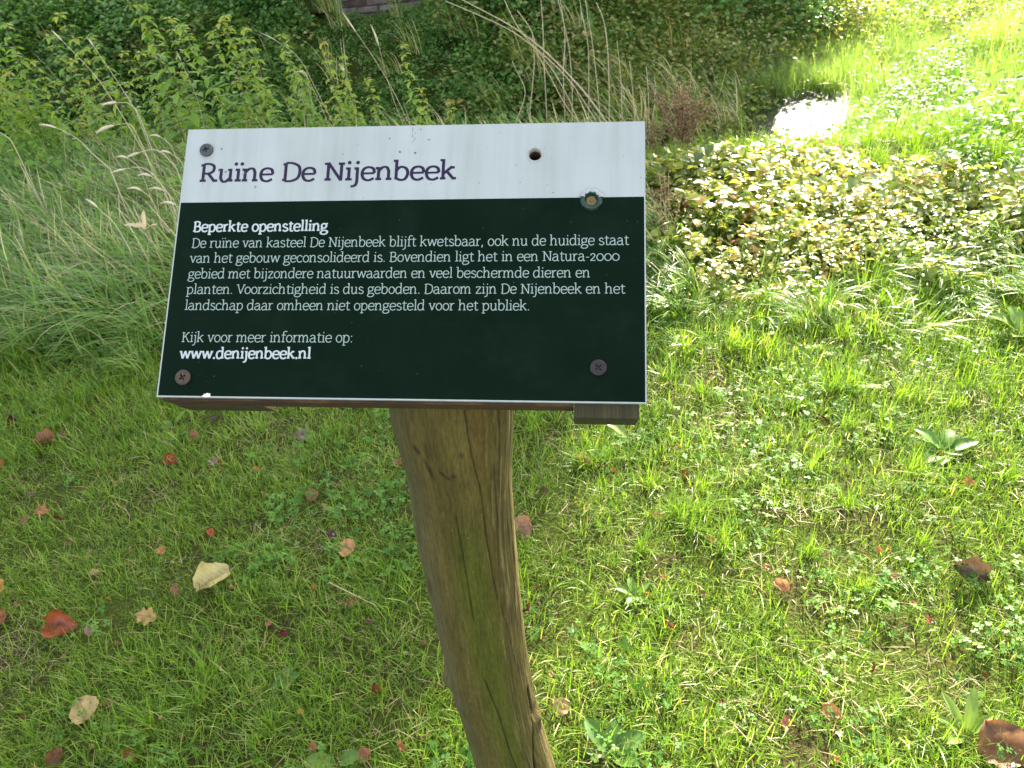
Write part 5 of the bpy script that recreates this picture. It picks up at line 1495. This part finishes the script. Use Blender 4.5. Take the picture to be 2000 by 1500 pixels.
for pts, lab in (([(1062, 110), (1060, 40), (1055, -15)], 'straight pale stem above the slanting bundle'),
                 ([(1100, 140), (1105, 70), (1092, -15)], 'pale stem just beyond the straight one'),
                 ([(1117, 250), (1118, 170), (1112, 90), (1090, 0)], 'wavy pale stem in the middle of the bank'),
                 ([(1150, 235), (1150, 150), (1150, 90), (1135, 20)], 'slightly bowed stem rising above the screw hole side of the panel'),
                 ([(1172, 230), (1165, 150), (1158, 90), (1150, 40)], 'bowed stem close beside another above the panel'),
                 ([(1190, 190), (1188, 100), (1180, 40), (1165, 5)], 'tallest thin stem with a pale top'),
                 ([(1215, 240), (1213, 150), (1205, 80)], 'faint stem with reddish buds'),
                 ([(1240, 240), (1238, 200), (1230, 120)], 'short dry stem near the panel corner'),
                 ([(1268, 240), (1266, 170), (1262, 130)], 'short stem between panel corner and brown seed plant'),
                 ([(1007, 240), (1030, 180), (1010, 140), (1000, 120)], 'bent stem in green undergrowth above the panel'),
                 ([(1260, 262), (1230, 190), (1205, 150)], 'slanting stem below the faint budded one'),
                 ([(1035, 215), (1045, 120), (1040, 70)], 'thin stem crossing the slanting bundle')):
    stalk('dead_weed', pts, [5.6] * len(pts), .0035, .002, lab, 'weed', gv, tint=.8)
stalk('arched_stalk', [(1862, 580), (1875, 560), (1895, 553), (1930, 552)], [2.7] * 4, .004, .002, 'pale dry stalk arching over a dark gap in the brambles', 'stalk', None, tint=1.0)

# long dry stalk lying on the lawn
a, b_ = at_ground(648, 1153), at_ground(738, 1198); bb = MB()
bb.tube([Vector((p.x, p.y, p.z + .03)) for p in (a, a.lerp(b_, .3), a.lerp(b_, .65), b_)], [.0014, .0013, .0011, .0009], 5, tint=.6)
tag(bb.build('dry_stalk', STRAW, smooth=True), 'long thin dry stalk lying over the crumpled brown leaf', 'stalk')

# brown seed plants
def seed_plant(px, py, Y_, h_px, w_px, n, label, mat=REDDRY, seeds=420):
    base = at_y(px, py, Y_); base.z = float(height(np.array([base.x]), np.array([base.y]))[0])
    top = at_y(px, py - h_px, Y_); e = empty('seed_plant', base); tag(e, label, 'plant')
    W = w_px / 1444.4 * Y_; b = MB(); s = MB()
    for k in range(n):
        tip = top + Vector((random.uniform(-.5, .5) * W, random.uniform(-.15, .15), -random.random() * (top.z - base.z) * .35))
        mid = base.lerp(tip, .5) + Vector((random.uniform(-.1, .1) * W, 0, .03))
        pts = [base, base.lerp(mid, .6), mid, mid.lerp(tip, .6), tip]
        b.tube(pts, [.003, .0025, .002, .0016, .001], 4, .5)
        for i in range(seeds // n):
            t = random.uniform(.35, 1); q = (mid.lerp(tip, (t - .5) * 2) if t > .5 else base.lerp(mid, t * 2)) + Vector([random.gauss(0, .018) for _ in range(3)])
            u = Vector([random.gauss(0, 1) for _ in range(3)]).normalized() * .009; v = u.orthogonal().normalized() * .006; w = u.cross(v).normalized() * .006
            s.add([q - u, q + v, q + w, q - v, q - w, q + u], [(0, 1, 2), (0, 2, 3), (0, 3, 4), (0, 4, 1), (5, 2, 1), (5, 3, 2), (5, 4, 3), (5, 1, 4)], tint=random.random())
    b.build('stem', STRAW, e); tag(s.build('seeds', mat, e), kind='stuff')
seed_plant(1328, 290, 4.35, 135, 105, 14, 'reddish brown seed plant standing at the edge of the brambles', seeds=1300)
seed_plant(1275, 290, 4.5, 60, 40, 6, 'low brown seed plant at the panel corner', seeds=260)
seed_plant(1300, 520, 2.9, 190, 60, 7, 'thin reddish stems rising beside the panel edge', seeds=130)

# withered pale flower in the meadow
p0 = at_y(286, 447, 2.9); e = empty('withered_leaf', Vector((p0.x, p0.y, float(height(np.array([p0.x]), np.array([p0.y]))[0])))); tag(e, 'cream withered leaf spread like a star in the long grass', 'leaf')
for az, L, W, tn in ((185, .085, .03, .5), (150, .055, .03, .4), (75, .075, .022, .6), (-20, .07, .02, .5), (-70, .035, .03, .2)):
    broad_leaf(p0, rad(az), L, W, rad(62 if az != 75 else 10), rad(20), tn, e, CREAMY)
b = MB(); b.tube([e.location, p0.lerp(Vector(e.location), .5) + Vector((.01, 0, 0)), p0], [.003, .0025, .002], 5); b.build('stem', STRAW, e)

# ------------------------------------------------------------------ nettles
def nettle_protos():
    out = []
    for k in range(5):
        H = .95; n = 16; st = MB(); P = []
        bend = random.uniform(-.10, .02)
        for i in range(n + 1):
            t = i / n; P.append(Vector((bend * t * t, .03 * math.sin(t * 3 + k), H * t)))
        st.tube(P, [.0035 * (1 - .6 * i / n) for i in range(n + 1)], 5, .5)
        V = []; Fq = []; Ft = []; T = []
        for i in range(3, n + 1):
            for j in range(3 if i < n else 4):
                az = i * 1.57 + j * (2.09 if i < n else 1.57) + random.uniform(-.4, .4)
                s = .098 * (1.15 - .7 * (i / n)) * random.uniform(.75, 1.15)
                droop = random.uniform(.1, .9)
                u = np.array([math.cos(az) * math.cos(droop), math.sin(az) * math.cos(droop), -math.sin(droop) + .25]); u /= np.linalg.norm(u)
                w = np.cross([0, 0, 1], u); w /= np.linalg.norm(w); nn = np.cross(u, w)
                c = np.array(P[i]) + u * .012
                a = s * .3; b0 = len(V)
                pts = [c, c + u * s * .3 - nn * s * .05, c + u * s * .3 + w * a + nn * s * .08, c + u * s * .3 - w * a + nn * s * .08, c + u * s * .68 - nn * s * .08, c + u * s * .68 + w * a * .7, c + u * s * .68 - w * a * .7, c + u * s - nn * s * .22]
                V += pts; T += [min(1, .25 + .5 * (i / n) + random.uniform(-.15, .2))] * 8
                Ft += [(b0, b0 + 2, b0 + 1), (b0, b0 + 1, b0 + 3), (b0 + 4, b0 + 5, b0 + 7), (b0 + 4, b0 + 7, b0 + 6)]
                Fq += [(b0 + 1, b0 + 2, b0 + 5, b0 + 4), (b0 + 1, b0 + 4, b0 + 6, b0 + 3)]
        # small leaf tufts and hanging seed strings in the axils
            for j in range(7):
                az = random.random() * 6.28; s = .034 * random.uniform(.6, 1.3); b0 = len(V)
                u = np.array([math.cos(az), math.sin(az), random.uniform(-.9, .5)]); w = np.array([-math.sin(az), math.cos(az), 0]); c = np.array(P[i]) + u * .004
                V += [c, c + u * s * .5 + w * s * .3, c + u * s, c + u * s * .5 - w * s * .3]; T += [min(1, .45 + .4 * (i / n))] * 4
                Fq += [(b0, b0 + 1, b0 + 2, b0 + 3)]
        out.append((st.mesh('stem', STEM, True), np_mesh('foliage', V, Fq, {'tint': T}, mat=NETTLE, Ft=Ft, smooth=False)))
    return out
NP_ = nettle_protos()
def place_nettle(x, y, s, first=[True]):
    z = float(height(np.array([x]), np.array([y]))[0])
    k = random.randrange(5)
    r = bpy.data.objects.new('nettle_plant', None); r.empty_display_size = .05
    r.location = (x, y, z); r.rotation_euler = (random.uniform(-.08, .08), random.uniform(-.16, .02), random.uniform(-.7, .7)); r.scale = (s, s, s)
    COL.objects.link(r); tag(r, 'upright yellow-green nettle in the stand between meadow grass and dark bank', 'nettle', 'nettles standing along the moat')
    for nm, me in zip(('stem', 'foliage'), NP_[k]):
        c = bpy.data.objects.new(nm, me); COL.objects.link(c); c.parent = r
for i in range(290):
    x = -7.5 + 7.3 * random.random() ** .85
    y = random.uniform(4.5, 6.0) + .32 * max(0, -x - 1.5) * random.random()
    s = random.uniform(.6, 1.1) * (1.5 if x < -4.0 else 1.3 if x < -3.2 else 1.05 if x < -1.2 else .85)
    place_nettle(x, y, s)


# ------------------------------------------------------------------ unseen leaves added at the tower's corner to fray its shadow edge
def fringe_centres(n):
    q = np.abs(rng.normal(0, .34, n)); zz_ = rng.random(n) * 14.5
    q = q * (.5 + 1.2 * vnoise(zz_ * .9, zz_ * 0 + 3, seed=5))
    lx = TW + .03 + q; ly = rng.uniform(.0, 2.2, n)
    return np.stack([TA.x + tx.x * lx + ty.x * ly, TA.y + tx.y * lx + ty.y * ly, TA.z + zz_ + .6], 1)
V, Fq, Ft, T = leaf_cloud(5200, fringe_centres, (.07, .13), lambda n, c: rng.normal(0, 1, (n, 3)) + np.array([.8, -.3, .4]), (0, 1))
tag(link(bpy.data.objects.new('ivy', np_mesh('ivy', V, Fq, {'tint': T}, mat=BANK, Ft=Ft)), tower), kind='stuff')
